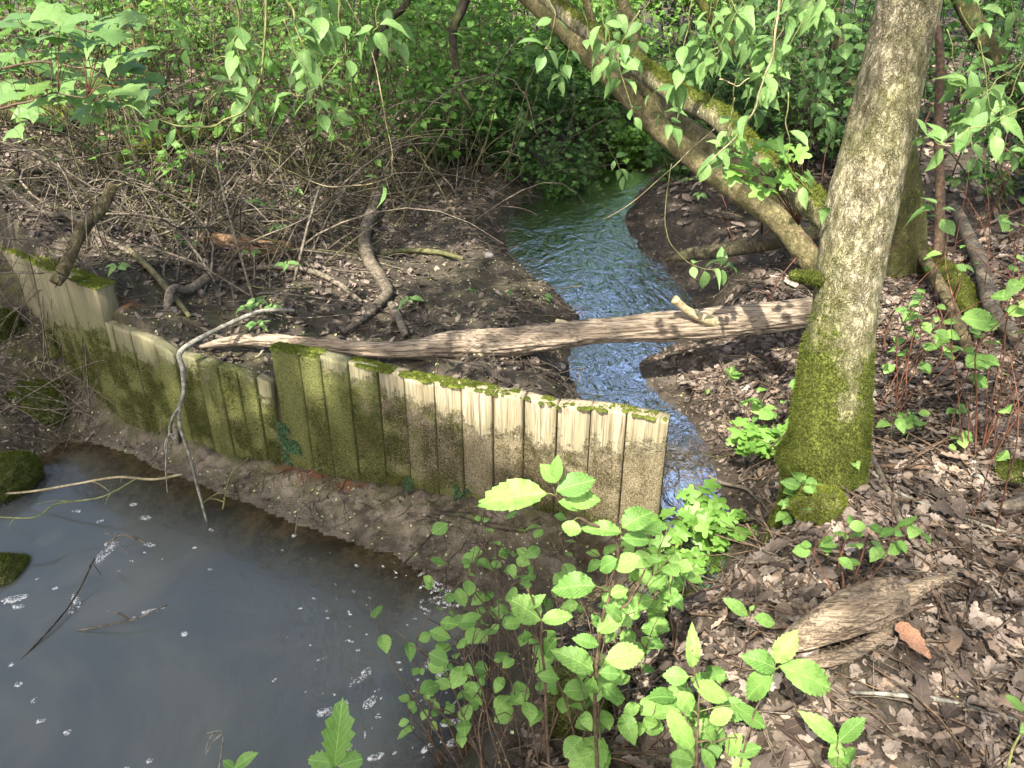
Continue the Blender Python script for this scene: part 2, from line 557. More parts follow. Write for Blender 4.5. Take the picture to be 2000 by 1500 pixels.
M = {}
M['soil'] = ground_mat()
M['litter'] = litter_mat('dead_leaf_joined', True)
M['litter_obj'] = litter_mat('dead_leaf', False)
M['alder'] = leaf_mat('alder_leaf', (0.10, 0.215, 0.042), (0.24, 0.40, 0.095), 8.0, 0.42, dry=0.5)
M['dogwood'] = leaf_mat('dogwood_leaf', (0.105, 0.205, 0.055), (0.20, 0.325, 0.10), 5.0, 0.5)
M['maple'] = leaf_mat('maple_leaf', (0.10, 0.195, 0.055), (0.185, 0.305, 0.095), 0.0)
M['field'] = leaf_mat('field_maple_leaf', (0.125, 0.25, 0.045), (0.20, 0.37, 0.075), 0.0)
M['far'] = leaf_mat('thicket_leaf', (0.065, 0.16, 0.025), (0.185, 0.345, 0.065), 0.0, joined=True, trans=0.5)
M['far_shaded'] = leaf_mat('thicket_leaf_shaded', (0.038, 0.09, 0.02), (0.09, 0.185, 0.038), 0.0, joined=True, trans=0.45)  # darker copy of the thicket leaf, shade put into its colour
M['herb'] = leaf_mat('herb_leaf', (0.05, 0.12, 0.03), (0.11, 0.22, 0.05), 0.0, joined=True)
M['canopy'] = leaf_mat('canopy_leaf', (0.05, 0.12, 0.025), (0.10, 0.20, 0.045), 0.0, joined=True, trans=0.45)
M['deep'] = leaf_mat('darkened_crown_leaf', (0.020, 0.036, 0.016), (0.050, 0.078, 0.034), 0.0, joined=True, trans=0.3)  # leaf darkened for the added far crowns, to dim the water's reflection
M['stem_green'] = stem_mat('green_stem', (0.10, 0.12, 0.035), (0.20, 0.19, 0.075), 60)
M['stem_pale'] = stem_mat('pale_stem', (0.20, 0.165, 0.085), (0.36, 0.30, 0.18), 60)
M['stem_brown'] = stem_mat('brown_stem', (0.055, 0.036, 0.022), (0.13, 0.088, 0.055), 60)
M['stem_red'] = stem_mat('red_stem', (0.075, 0.030, 0.018), (0.15, 0.070, 0.038), 60)
M['stem_dark'] = stem_mat('dark_stem', (0.022, 0.018, 0.012), (0.060, 0.047, 0.030), 30, moss=0.3)
M['stem_olive'] = stem_mat('olive_stem', (0.055, 0.050, 0.022), (0.13, 0.115, 0.055), 30, moss=0.5)
M['twig'] = stem_mat('dead_twig', (0.056, 0.045, 0.031), (0.165, 0.137, 0.098), 50)
M['twig_grey'] = stem_mat('grey_dead_branch', (0.085, 0.080, 0.062), (0.235, 0.225, 0.18), 45)
M['bark'] = bark_mat('mossy_grey_bark', (0.40, 0.355, 0.245), (0.185, 0.160, 0.098), (0.048, 0.04, 0.022), moss=(0.085, 0.10, 0.018))
M['bark_lean'] = bark_mat('smooth_brown_bark', (0.225, 0.18, 0.10), (0.135, 0.108, 0.058), (0.055, 0.043, 0.024), 0.6, crack=0.35)
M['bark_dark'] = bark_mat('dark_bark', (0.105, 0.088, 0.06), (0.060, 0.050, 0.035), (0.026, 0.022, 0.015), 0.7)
M['plank'] = wood_mat('weathered_plank', (0.40, 0.35, 0.245), (0.24, 0.195, 0.12), (0.085, 0.064, 0.038), 2, 1.0, True)
M['log'] = wood_mat('bleached_log', (0.34, 0.28, 0.205), (0.20, 0.155, 0.11), (0.04, 0.029, 0.02), 0, 1.1)
M['drift'] = wood_mat('driftwood', (0.27, 0.215, 0.15), (0.15, 0.112, 0.075), (0.06, 0.042, 0.028), 0, 1.1)
M['rotlog'] = wood_mat('rotten_log', (0.25, 0.15, 0.085), (0.16, 0.095, 0.055), (0.05, 0.032, 0.02), 0, 1.0)
M['moss'] = simple_mat('moss', (0.025, 0.036, 0.006), (0.125, 0.150, 0.026), 30, 0.95, 0.2, 'rnd', 0.1, 0.25)
M['moss_olive'] = simple_mat('olive_moss', (0.045, 0.052, 0.014), (0.185, 0.195, 0.060), 30, 0.95, 0.2, 'rnd', 0.1, 0.25)
M['moss_dull'] = simple_mat('dull_moss', (0.040, 0.036, 0.014), (0.20, 0.175, 0.085), 30, 0.95, 0.2, 'rnd', 0.1, 0.2)
M['moss_bright'] = simple_mat('bright_moss', (0.045, 0.062, 0.008), (0.19, 0.215, 0.034), 30, 0.95, 0.2, 'rnd', 0.1, 0.25)
M['stone'] = simple_mat('stone', (0.10, 0.095, 0.082), (0.30, 0.27, 0.23), 25, 0.7)
M['stone_moss'] = simple_mat('mossy_stone', (0.045, 0.050, 0.018), (0.13, 0.135, 0.045), 18, 0.95, 0.8)
M['foam'] = foam_mat()
M['water'] = water_mat('pool_water', (0.058, 0.065, 0.063), (0.78, 0.72, 0.60), -0.01, 0.15,
                       [((7, 5, 1), 0.30, 0.6), ((26, 18, 1), 0.10, 0.8)])
M['stream'] = water_mat('stream_water', (0.080, 0.082, 0.082), (0.66, 0.58, 0.46), 0.01, 0.13,
                        [((6, 3.4, 1), 0.48, 1.6), ((17, 10, 1), 0.17, 1.6), ((45, 30, 1), 0.025, 0.5)])

# ------------------------------------------------------------------ terrain
FENCE = np.array([(-3.45, 5.1), (-2.75, 4.22), (-2.2, 3.70), (-1.78, 3.44), (-1.33, 3.24), (0.61, 2.63)])   # foot line, left to right
STREAM = np.array([  # x, y, level, half width
    (2.2, 10.5, -.25, .45), (1.5, 9.2, -.26, .40), (1.1, 8.2, -.27, .40), (.62, 7.2, -.285, .50), (.46, 6.4, -.30, .50), (.47, 5.75, -.315, .53),
    (.65, 5.3, -.335, .51), (.77, 4.95, -.36, .43), (.78, 4.6, -.385, .37), (.55, 4.15, -.41, .22), (.53, 3.88, -.43, .20),
    (.60, 3.65, -.445, .20), (.72, 3.42, -.455, .20), (.80, 3.14, -.475, .15), (.80, 2.8, -.50, .14), (.76, 2.55, -.525, .13),
    (.58, 2.34, -.55, .12), (.25, 2.26, -.595, .13), (-.08, 2.22, -.625, .16), (-.35, 2.2, -.66, .2)])
POOL = np.array([(-2.36, 3.54), (-2.14, 3.49), (-1.69, 3.21), (-1.24, 2.98), (-.81, 2.74), (-.52, 2.62), (-.34, 2.48), (-.2, 2.3), (-.07, 2.02),
                 (-.09, 1.81), (-.16, 1.61), (-.3, 1.2), (-.5, .7), (-1, .1), (-3, -.5), (-4.6, .5), (-3.6, 2.2), (-2.75, 2.95), (-2.45, 3.2)])
POOL_Z = -.62
RIGHT = [(1.12, 2.31, 0), (1.3, 1.6, 0.0), (.9, 1.5, -.02), (.5, 1.5, -.12), (.28, 1.65, -.28), (.08, 1.45, -.30), (0, 1.1, -.2), (.2, 1.15, -.12), (.55, 1.9, -.20), (.88, 2.0, -.05), (1.02, 2.16, .01), (1.15, 2.12, .02), (.98, 2.32, -.04),
         (2, 2.8, .05), (3, 4, .15), (4.6, 7.2, .25), (2, 5, .05), (1.5, 4.2, -.12), (1.15, 4.05, -.29), (.95, 3.85, -.37), (1.15, 3.2, -.20), (1.35, 3.0, -.06), (1.5, 5.3, -.1),
         (1.6, 6.5, 0), (2.0, 8.5, .12), (2, 1, .05), (0, 0, -.02), (1, 0, 0), (3, 2, .1), (0, -3, .1), (5, -2, .3), (-1, -2, 0), (1.45, 4.7, -.12), (.9, 2.35, -.2),
         (6, 3, .35), (3.2, 7, .15), (0, 14, .45), (-6, 14, .6), (6, 14, .6), (14, 20, 1.2), (-14, 20, 1.2), (0, 30, 1.5), (3, 11, .3)]
LEFT = [(-1, 3.6, -.08), (-.3, 3.3, -.09), (.1, 3.1, -.14), (.3, 3.0, -.25), (.5, 2.85, -.4), (-.2, 4.2, -.12), (.1, 4.5, -.22), (-.3, 5, -.1), (-.5, 6, -.05),
        (-.2, 7, -.1), (-1.5, 4.5, -.02), (-2, 5, .04), (-3, 6, .15), (-4.5, 7, .28), (-3, 9, .32), (-1, 9, .18), (-1.4, 3.65, -.07), (-1.8, 3.75, .04), (-2.15, 4, .16), (-2.75, 4.6, .25), (-3.4, 5.4, .3),
        (.3, 9.4, .05), (1, 10.2, .15), (-5.5, 9, .4), (-8, 6, .6), (-8, 12, .8)]
FRONT = [(-2.3, 3.55, -.52), (-2.5, 3.75, -.45), (-2.9, 4.2, -.25), (-3.3, 4.7, -.1), (-2.0, 3.42, -.54), (-1.5, 3.17, -.55), (-1, 2.97, -.55), (-.5, 2.8, -.55), (0, 2.62, -.55), (.4, 2.52, -.56),
         (-1.6, 3.3, -.5), (-1.1, 3.12, -.52), (-.4, 2.9, -.52), (.1, 2.75, -.52), (.5, 2.6, -.55),
         (-2.7, 3.15, -.5), (-3.2, 3.6, -.25), (-3.6, 3, -.1), (-3.9, 2.2, -.1), (-4.8, 1, 0), (-3.2, -.8, 0), (-5.5, 4, .2), (-8, 3, .5)]


def shepard(x, y, pts):
    num = np.zeros_like(x)
    den = np.zeros_like(x)
    for px, py, pz in pts:
        d2 = (x - px) ** 2 + (y - py) ** 2 + 0.012
        w = 1 / d2 ** 1.6
        num += w * pz
        den += w
    return num / den


def seg_dist(x, y, P, closed=False):
    best = np.full(np.shape(x), 1e9)
    par = np.zeros(np.shape(x))
    side = np.zeros(np.shape(x))
    n = len(P)
    for i in range(n if closed else n - 1):
        a, b = P[i][:2], P[(i + 1) % n][:2]
        e = b - a
        t = np.clip(((x - a[0]) * e[0] + (y - a[1]) * e[1]) / (e @ e), 0, 1)
        d = np.hypot(x - a[0] - t * e[0], y - a[1] - t * e[1])
        c = e[0] * (y - a[1]) - e[1] * (x - a[0])
        k = d < best
        best = np.where(k, d, best)
        par = np.where(k, i + t, par)
        side = np.where(k, np.sign(c), side)
    return best, par, side


def inside(x, y, P):
    r = np.zeros(np.shape(x), bool)
    n = len(P)
    for i in range(n):
        x1, y1 = P[i]
        x2, y2 = P[(i + 1) % n]
        c = ((y1 > y) != (y2 > y)) & (x < (x2 - x1) * (y - y1) / (y2 - y1 + 1e-12) + x1)
        r ^= c
    return r


ST_F = spline(STREAM, 120)


def stream_at(x, y):
    d, p, _ = seg_dist(x, y, ST_F)
    k = np.arange(len(ST_F))
    return d, np.interp(p, k, ST_F[:, 2]), np.interp(p, k, ST_F[:, 3])


def height_full(x, y):
    x = np.asarray(x, float)
    y = np.asarray(y, float)
    hb = shepard(x, y, RIGHT + LEFT)
    hf = shepard(x, y, RIGHT + FRONT)
    d, par, side = seg_dist(x, y, FENCE)
    wid = 0.02 + 1.2 * sst(0.15, 0, par) + 0.25 * sst(4.97, 5.0, par)
    w = sst(-wid, wid, d * side - 0.03)
    B = hf * (1 - w) + hb * w
    far = sst(9, 16, np.hypot(x, y - 3))
    rough = (fbm(x * 1.3, y * 1.3, 3.1) - .5) * .16 + (fbm(x * 6, y * 6, 1.7) - .5) * .07
    B = B + rough * (0.25 + 0.75 * np.clip(B + .55, 0, .5) / .5) * (1 + 2 * far)
    fine = (fbm(x * 22, y * 22, 5.5, 3) - .47) * .035
    sd, lev, hw = stream_at(x, y)
    ds = sd - hw * (1 + .25 * (fbm(x * 4, y * 4, 9.9, 3) - .5))
    bw = 0.22 + 0.18 * vn(x * 1.1, y * 1.1, 4.0)
    bank = lev + .008 + (np.maximum(B, lev + .02) - lev) * sst(0, 1, ds / bw)
    bed = lev - .02 - .13 * sst(0, .25, -ds) + (fbm(x * 9, y * 9, 2.2, 3) - .47) * .05
    h = np.where(ds > 0, bank, bed)
    pd, _, _ = seg_dist(x, y, POOL, True)
    pd = np.where(inside(x, y, POOL), -pd, pd) + .07 * (fbm(x * 5, y * 5, 7.1, 3) - .5)
    pb = POOL_Z + .004 + (np.maximum(h, POOL_Z + .015) - POOL_Z) * sst(-.0, 1, pd / .20)
    pbed = POOL_Z - .010 - .36 * sst(0, 1.1, -pd) - .03 * sst(0, .15, -pd)
    h = np.where(pd > 0, pb, np.minimum(h, pbed))
    dw = np.minimum(ds, pd)
    h = h + fine * sst(0.0, .12, dw) * (1 + 1.5 * (d * side < 0)) + (fbm(x * 45, y * 45, 8.8, 2) - .45) * .016 * sst(0, .08, dw) * (np.abs(y - 4) < 3.2)
    return h, ds, pd, d * side, par


def axis(fine0, fine1, step, lo, hi, gr=1.09):
    a = list(np.arange(fine0, fine1, step))
    s, p = step, a[-1]
    while p < hi:
        s *= gr
        p += s
        a.append(p)
    s, p = step, a[0]
    b = []
    while p > lo:
        s *= gr
        p -= s
        b.append(p)
    return np.array(b[::-1] + a)


GX = axis(-3.6, 2.7, 0.022, -90, 90)
GY = axis(1.0, 6.2, 0.022, -40, 120, 1.045)
XX, YY = np.meshgrid(GX, GY)
HH, DS, PD, FD, FP = height_full(XX, YY)


def hgt(x, y):
    """terrain height by bilinear lookup"""
    x = np.asarray(x, float)
    y = np.asarray(y, float)
    i = np.clip(np.searchsorted(GX, x) - 1, 0, len(GX) - 2)
    j = np.clip(np.searchsorted(GY, y) - 1, 0, len(GY) - 2)
    fx = (x - GX[i]) / (GX[i + 1] - GX[i])
    fy = (y - GY[j]) / (GY[j + 1] - GY[j])
    return (HH[j, i] * (1 - fx) + HH[j, i + 1] * fx) * (1 - fy) + (HH[j + 1, i] * (1 - fx) + HH[j + 1, i + 1] * fx) * fy


def gp(u, v, it=6):
    """ground point seen at a pixel of the photograph"""
    z = -.1
    for _ in range(it):
        p = atz(u, v, z)
        z = float(hgt(p[0], p[1]))
    return np.array([p[0], p[1], z])


def gridF(nx, ny):
    i = np.arange(ny - 1)[:, None] * nx
    j = np.arange(nx - 1)[None]
    return np.stack([i + j, i + j + 1, i + nx + j + 1, i + nx + j], -1).reshape(-1, 4)


dwat = np.minimum(DS, PD)
wet = np.maximum(sst(.18, .02, PD), sst(.50, .05, DS)) * .9 + .08
wet = np.where(PD < 0, .15, wet)
front = sst(.0, -.05, FD) * (XX < .7) * sst(-2.6, -2.2, XX) * (YY > 2) * sst(.9, .3, -FD)
mud = np.clip(front + (PD < .0) + sst(.45, .1, np.hypot(XX - 1.05, YY - 3.95)) * .8, 0, 1)
rust = np.zeros_like(XX)
for u, v, r in ((620, 925, .13), (680, 945, .12), (290, 800, .12), (1180, 1075, .12), (560, 915, .08)):
    q = atz(u, v, -.53)
    rust = np.maximum(rust, sst(r, r * .3, np.hypot(XX - q[0], (YY - q[1]) * 1.6)))
green = np.clip(sst(.35, 0, -FD) * (FD < 0) * .9 + vn(XX * .9, YY * .9, 8.0) * .5 * (XX < .4), 0, 1)
g_me = mesh('ground', np.stack([XX, YY, HH], -1).reshape(-1, 3), gridF(len(GX), len(GY)), M['soil'],
            {'wet': wet.ravel(), 'mud': mud.ravel(), 'rust': rust.ravel(), 'green': green.ravel()})
obj('ground', g_me, kind='structure')

# water
px, py = np.arange(-4.8, .3, .04), np.arange(-.6, 3.75, .04)
PX, PY = np.meshgrid(px, py)
dep = POOL_Z - hgt(PX, PY)
F = gridF(len(px), len(py))
F = F[(dep.ravel()[F] > -.03).any(1)]
PF, _, _ = seg_dist(PX, PY, ST_F)
rip = .12 + .75 * sst(2.0, .5, np.hypot(PX + .05, PY - 2.15)) + .25 * sst(-2.2, -.5, PX) * sst(2.8, 1.9, PY)
obj('pool_water', mesh('pool_water', np.stack([PX, PY, np.full_like(PX, POOL_Z)], -1).reshape(-1, 3), F, M['water'], {'depth': dep.ravel(), 'rip': rip.ravel()}), kind='structure')
sp = spline(STREAM[2:], 260)
T = np.gradient(sp[:, :2], axis=0)
T /= np.linalg.norm(T, axis=1)[:, None]
Nn = np.stack([-T[:, 1], T[:, 0]], 1)
ws = np.linspace(-1, 1, 31)
wid = sp[:, 3] * 1.45 + .05
SX = sp[:, 0, None] + Nn[:, 0, None] * ws * wid[:, None]
SY = sp[:, 1, None] + Nn[:, 1, None] * ws * wid[:, None]
SZ = np.repeat(sp[:, 2, None], 31, 1) + (fbm(SX * 9, SY * 6, 3.3, 3) - .47) * .016 * sst(8, 6, SY)
dep = SZ - hgt(SX, SY)
F = gridF(31, 260)
F = F[(dep.ravel()[F] > -.02).any(1)]
obj('stream_water', mesh('stream_water', np.stack([SX, SY, SZ], -1).reshape(-1, 3), F, M['stream'], {'depth': dep.ravel(), 'rip': (.35 + .65 * sst(7.6, 6.0, SY)).ravel()}), kind='structure')

# ------------------------------------------------------------------ moss blades
def blades(P, N, ln, width=.35, spread=.6, up=0.35):
    """one thin triangle per point P along normal N"""
    P = np.asarray(P)
    n = len(P)
    D = N + rng.normal(0, spread, (n, 3)) + np.array([0, 0, up])
    D /= np.linalg.norm(D, axis=1)[:, None]
    L = ln * rng.uniform(.5, 1.5, n)[:, None]
    A = np.cross(D, rng.normal(0, 1, (n, 3)))
    A /= np.linalg.norm(A, axis=1)[:, None] + 1e-9
    V = np.stack([P - A * L * width * .5 - N * .002, P + A * L * width * .5 - N * .002, P + D * L], 1).reshape(-1, 3)
    F = np.arange(3 * n).reshape(-1, 3)
    r = np.clip(rng.normal(.5, .22, n), 0, 1)
    rr = np.stack([r * .45, r * .45, r], 1).ravel()
    return V, F, rr


def blade_obj(name, P, N, ln, mat, parent=None, off=(0, 0, 0), **k):
    V, F, r = blades(P, N, ln, **k)
    return obj(name, mesh(name, V - np.asarray(off), F, mat, {'rnd': r}, smooth=False), parent, kind='stuff')


# ------------------------------------------------------------------ plank fence
def fence_pt(u, v):
    d = ray(u, v)
    best = None
    for i in range(len(FENCE) - 1):
        a, b = FENCE[i], FENCE[i + 1]
        e = b - a
        den = e[0] * d[1] - e[1] * d[0]
        # a + s e = t d
        t = (e[0] * a[1] - e[1] * a[0]) / den
        s = ((a[0] * d[1] - a[1] * d[0]) / (d[0] * e[1] - d[1] * e[0]))
        lo = -8.0 if i == 0 else 0.0
        hi = 1.2 if i == len(FENCE) - 2 else 1.0
        if t > 0 and lo - 1e-6 <= s <= hi + 1e-6:
            p = CPOS + d * t
            if best is None or t < best[0]:
                best = (t, p, e / np.linalg.norm(e))
    return best[1], best[2]


# seams at the top edge from the right end to the left, then the pixel row where the moss begins, greenness, thickness
SEAMS = [
    ([(1307, 822), (1224, 806), (1153, 797), (1087, 793), (1022, 777), (961, 768), (900, 755), (847, 746), (787, 735), (735, 722), (678, 708), (625, 694), (582, 688), (527, 680)],
     [868, 880, 892, 866, 858, 838, 815, 800, 792, 765, 745, 700, 690], [.15, .1, .2, .2, .25, .3, .35, .4, .5, .65, .8, .95, 1.0], .062),
    ([(527, 750), (497, 738), (462, 724), (425, 713), (385, 702), (340, 692), (300, 668), (250, 648), (217, 635), (188, 622)],
     [790, 760, 740, 745, 730, 722, 720, 700, 690], [.8, .9, .95, .95, .9, .95, .9, 1.0, .9], .055),
    ([(188, 562), (150, 550), (122, 538), (97, 527), (72, 515), (48, 503), (25, 493), (0, 484), (-32, 470), (-66, 455)],
     [650, 640, 640, 625, 610, 590, 570, 555, 540], [1, 1, 1, 1, 1, 1, 1, 1, 1], .10)]

fence = thing('plank_fence', 'low mossy fence of upright weathered planks holding back the bank above the pool', 'fence', (-.4, 2.95, -.55))
FO = np.array(fence.location)
fbP, fbN, fbG, capP, capN = [], [], [], [], []


def plank(pr, pl, tan, ztop_r, ztop_l, zm, green, th, seed):
    """pr, pl: right and left foot points (xy); the front face lies on the foot line"""
    w = np.linalg.norm(pr - pl)
    gap = .004 + .005 * random.random() ** 2
    hw = w / 2 - gap * .5
    c = (pr + pl) / 2
    nrm = np.array([tan[1], -tan[0]])           # towards the pool
    zb = -.80
    nz = 22
    # cross-section ring (x along the fence, y outwards), starting at the front left
    xs = np.linspace(-hw + .004, hw - .004, 7)
    ring = [(-hw, -.005)] + [(x, 0) for x in xs] + [(hw, -.005), (hw, -th * .5), (hw, -th + .004), (hw - .004, -th), (0, -th), (-hw + .004, -th), (-hw, -th + .004), (-hw, -th * .5)]
    ring = np.array(ring)
    nr = len(ring)
    V = []
    lean = random.uniform(-.008, .008)
    outw = random.uniform(-.005, .006)
    for k in range(nz):
        t = k / (nz - 1)
        t = 1 - (1 - t) ** 1.25
        fx = (ring[:, 0] + hw) / (2 * hw)
        zt = ztop_l + (ztop_r - ztop_l) * fx - (.004 + .010 * (seed % 4 == 0)) * vn(ring[:, 0] * 45, seed * 3.1, ring[:, 1] * 45) + .002
        z = zb + (zt - zb) * t
        dsp = (vn(ring[:, 0] * 130, z * 5, seed * 5.0) - .5) * .004 + (vn(ring[:, 0] * 24, z * 2.5, seed * 2.0) - .5) * .007
        edge = .004 * sst(.9, 1, t)
        yy = ring[:, 1] * (1 - edge) + dsp * (ring[:, 1] > -.004) + outw + lean * t
        xx = ring[:, 0] * (1 - .012 * vn(z * 30, seed * 1.7, ring[:, 0] * 20))
        P = np.zeros((nr, 3))
        P[:, :2] = c + xx[:, None] * tan + yy[:, None] * nrm
        P[:, 2] = z
        V.append(P)
    V = np.array(V)
    top = V[-1].mean(0) + (0, 0, .002)
    inner = V[-1] * .55 + top * .45 + np.stack([0 * ring[:, 0], 0 * ring[:, 0], (rng.random(nr) - .6) * .008], 1)
    F = [[k * nr + j, k * nr + (j + 1) % nr, (k + 1) * nr + (j + 1) % nr, (k + 1) * nr + j] for k in range(nz - 1) for j in range(nr)]
    b = (nz - 1) * nr
    F += [[b + j, b + (j + 1) % nr, b + nr + (j + 1) % nr, b + nr + j] for j in range(nr)]
    F += [[b + nr + j, b + nr + (j + 1) % nr, b + 2 * nr] for j in range(nr)]
    VV = np.concatenate([V.reshape(-1, 3), inner, top[None]])
    org = np.array([c[0], c[1], zb])
    ed = np.abs(np.concatenate([np.tile(ring[:, 0], nz + 1), [0]])) / hw
    mo = (zm - VV[:, 2]) / .15 + .5 + .25 * ed ** 3 + (vn(VV[:, 0] * 9, VV[:, 1] * 9, VV[:, 2] * 5) - .5) * .9
    mo = mo + (.35 * green - .1) * (green > .7)
    gr = np.full(len(VV), green) + .5 * sst(-.40, -.53, VV[:, 2])
    # order: tangential frame with y out -> face winding outward
    me = mesh('plank', VV - org, [f[::-1] for f in F], M['plank'], {'moss': mo, 'green': gr})
    o = obj('plank', me, fence, loc=tuple(org - FO))
    # moss fuzz seeds on the face
    nb = int(9500 * w / .13 * (1.0 if c[0] < .3 else .8))
    z = rng.uniform(-.62, max(zm + .05, -.3), nb)
    x = rng.uniform(-hw, hw, nb)
    keep = ((zm - z) / .11 + .5 + (vn((c[0] + x) * 38, z * 38, 3.0) - .5) * 2.4 + (vn((c[0] + x) * 9, z * 5, 5.0) - .5) * 1.1 + rng.normal(0, .55, nb)) > .5
    keep &= vn((c[0] + x) * 14, z * 14, 11.0) > rng.uniform(.1, .6, nb)
    x, z = x[keep], z[keep]
    P = np.zeros((len(x), 3))
    P[:, :2] = c + x[:, None] * tan + (outw + .002) * nrm
    P[:, 2] = z
    fbP.append(P)
    fbN.append(np.tile([nrm[0], nrm[1], 0], (len(x), 1)))
    gg = green + .5 * sst(-.40, -.53, z) + (vn(P[:, 0] * 9, P[:, 1] * 9, z * 9) - .5) * 1.2
    fbG.append(gg > .5)
    return c, tan, nrm, hw, outw


seed = 0
for seams, mosslines, greens, th in SEAMS:
    for i in range(len(seams) - 1):
        seed += 1
        (ur, vr), (ul, vl) = seams[i], seams[i + 1]
        pr, t1 = fence_pt(ur, vr)
        pl, t2 = fence_pt(ul, vl)
        tan = pr[:2] - pl[:2]
        tan /= np.linalg.norm(tan)
        zm = fence_pt((ur + ul) / 2, mosslines[i])[0][2]
        jit = random.uniform(-.003, .003)
        c, tan, nrm, hw, outw = plank(pr[:2], pl[:2], tan, pr[2] + jit, pl[2] + jit, zm, greens[i], th, seed)
        um = (ur + ul) / 2
        dens = 0
        if um < 188 or 527 < um < 625:
            dens = 1500
        elif 678 < um < 961:
            dens = 1200
        elif um > 961:
            dens = 420
        if dens:
            n = int(dens * hw * 2 / .12 * (1.6 if th > .09 else 1))
            x = rng.uniform(-hw, hw, n)
            y = rng.uniform(-th, .004, n)
            k = vn((c[0] + x) * 22, y * 40, 7.0) > (.30 if dens > 600 else .5)
            x, y = x[k], y[k]
            zt = (pr[2] + pl[2]) / 2 + jit + (pr[2] - pl[2]) * x / (2 * hw)
            P = np.zeros((len(x), 3))
            P[:, :2] = c + x[:, None] * tan + y[:, None] * nrm
            P[:, 2] = zt - .003
            capP.append(P)
            capN.append(np.tile([nrm[0] * .2, nrm[1] * .2, 1], (len(x), 1)))
fbP, fbN, fbG = np.concatenate(fbP), np.concatenate(fbN), np.concatenate(fbG)
blade_obj('face_moss', fbP[fbG], fbN[fbG], .0075, M['moss_olive'], fence, FO)
blade_obj('face_crust', fbP[~fbG], fbN[~fbG], .0065, M['moss_dull'], fence, FO)
capP, capN = np.concatenate(capP), np.concatenate(capN)
M['liverwort'] = simple_mat('liverwort', (0.055, 0.11, 0.05), (0.17, 0.28, 0.14), 30, 0.7, 0.2, 'rnd', 0.2, 0.25)
for (u, v, rad, nn) in ((565, 865, .085, 2600), (905, 968, .06, 1300), (800, 945, .03, 400)):
    q, tn = fence_pt(u, v)
    a, rr_ = rng.uniform(0, 6.28, nn), rad * rng.random(nn) ** .6
    x, z = rr_ * np.cos(a) * .75, rr_ * np.sin(a) * 1.5
    k = vn(x * 30 + u, z * 30, 2.0) > .25 + .5 * (rr_ / rad) ** 2
    P = np.stack([q[0] + x * tn[0], q[1] + x * tn[1], q[2] + z], 1)[k]
    nr_ = np.array([tn[1], -tn[0], 0])
    blade_obj('liverwort', P + nr_ * .006, np.tile(nr_, (len(P), 1)), .011, M['liverwort'], fence, FO, width=.9, spread=.7)


# lumpy moss cushions along the top, then their blades
def cushions(P, N, r, mat, name, parent, off, flat=.5):
    mb = MB()
    for p, n in zip(P, N):
        k = 7
        rr = r * random.uniform(.5, 1.4)
        th = np.linspace(0, 2 * math.pi, k, endpoint=False)
        V = [p + np.array([0, 0, rr * flat])]
        for q, hh in ((.6, .75), (1.0, -.1)):
            V += [p + np.array([math.cos(a) * rr * q, math.sin(a) * rr * q, rr * flat * hh]) for a in th + random.random()]
        F = [[0, 1 + j, 1 + (j + 1) % k] for j in range(k)] + [[1 + j, 1 + k + j, 1 + k + (j + 1) % k, 1 + (j + 1) % k] for j in range(k)]
        mb.add(V, F)
    return obj(name, mb.mesh(name, mat, off), parent, kind='stuff')


sel = rng.random(len(capP)) < .14
cushions(capP[sel], capN[sel], .011, M['moss'], 'moss_cushion', fence, FO)
blade_obj('top_moss', capP + np.array([0, 0, .003]), capN, .008, M['moss_bright'], fence, FO, spread=.5, up=.6)

# ------------------------------------------------------------------ the trees and limbs
def px_path(pts):
    """(u, v, y, width in px) -> points and radii"""
    P, r = [], []
    for u, v, y, w in pts:
        p = aty(u, v, y)
        P.append(p)
        r.append(w * ((p - CPOS) @ FW) / FOC / 2)
    return np.array(P), np.array(r)


def ground_path(pts, lift=0.0):
    """(u, v, width px) lying on the ground"""
    P, r = [], []
    for q in pts:
        u, v, w = q[:3]
        p = gp(u, v) if len(q) == 3 else atz(u, v, q[3])
        rr = w * ((p - CPOS) @ FW) / FOC / 2
        P.append(p + (0, 0, rr * .75 + lift))
        r.append(rr)
    return np.array(P), np.array(r)


def limb_mesh(name, P, r, n, sides, mat, off, moss=None, rough=.10, freq=14.0, seed=0.0, knots=0, aniso=3.0, extra=None, ridge=0.0):
    n = max(n, 3)
    Q = spline(np.column_stack([P, r]), n)
    P2, r2 = Q[:, :3], np.maximum(Q[:, 3], .0008)
    ks = [(random.random() * 6.28, random.random()) for _ in range(knots)]
    tot = np.linalg.norm(np.diff(P2, axis=0), axis=1).sum()

    def disp(TH, SS):
        d = 1 + rough * ((fbm(np.cos(TH) * 2.2 + seed, np.sin(TH) * 2.2, SS * freq / aniso, 4) - .47) * 2)
        d = d + rough * .6 * ((vn(np.cos(TH) * 7 + seed, np.sin(TH) * 7, SS * freq) - .5))
        if ridge:
            rn = vn(np.cos(TH) * 4.5 + seed, np.sin(TH) * 4.5, SS * 1.6 + 3) * .6 + vn(np.cos(TH) * 11 + seed, np.sin(TH) * 11, SS * 3.2) * .4
            d = d - ridge * (1 - np.minimum(1, np.abs(rn - .5) * 9)) + ridge * .4 * (rn - .5)
        for a, s in ks:
            da = np.abs((TH - a + math.pi) % (2 * math.pi) - math.pi)
            d = d + .28 * np.exp(-(da / .5) ** 2 - ((SS - s * tot) / .05) ** 2)
        if extra:
            d = extra(TH, SS, d)
        return d
    V, F, U = tube(P2, r2, sides, True, disp)
    at = {'rnd': np.full(len(V), .5)}
    if moss is not None:
        at['moss'] = moss(V)
    return mesh(name, V - np.asarray(off), F, mat, at, U)


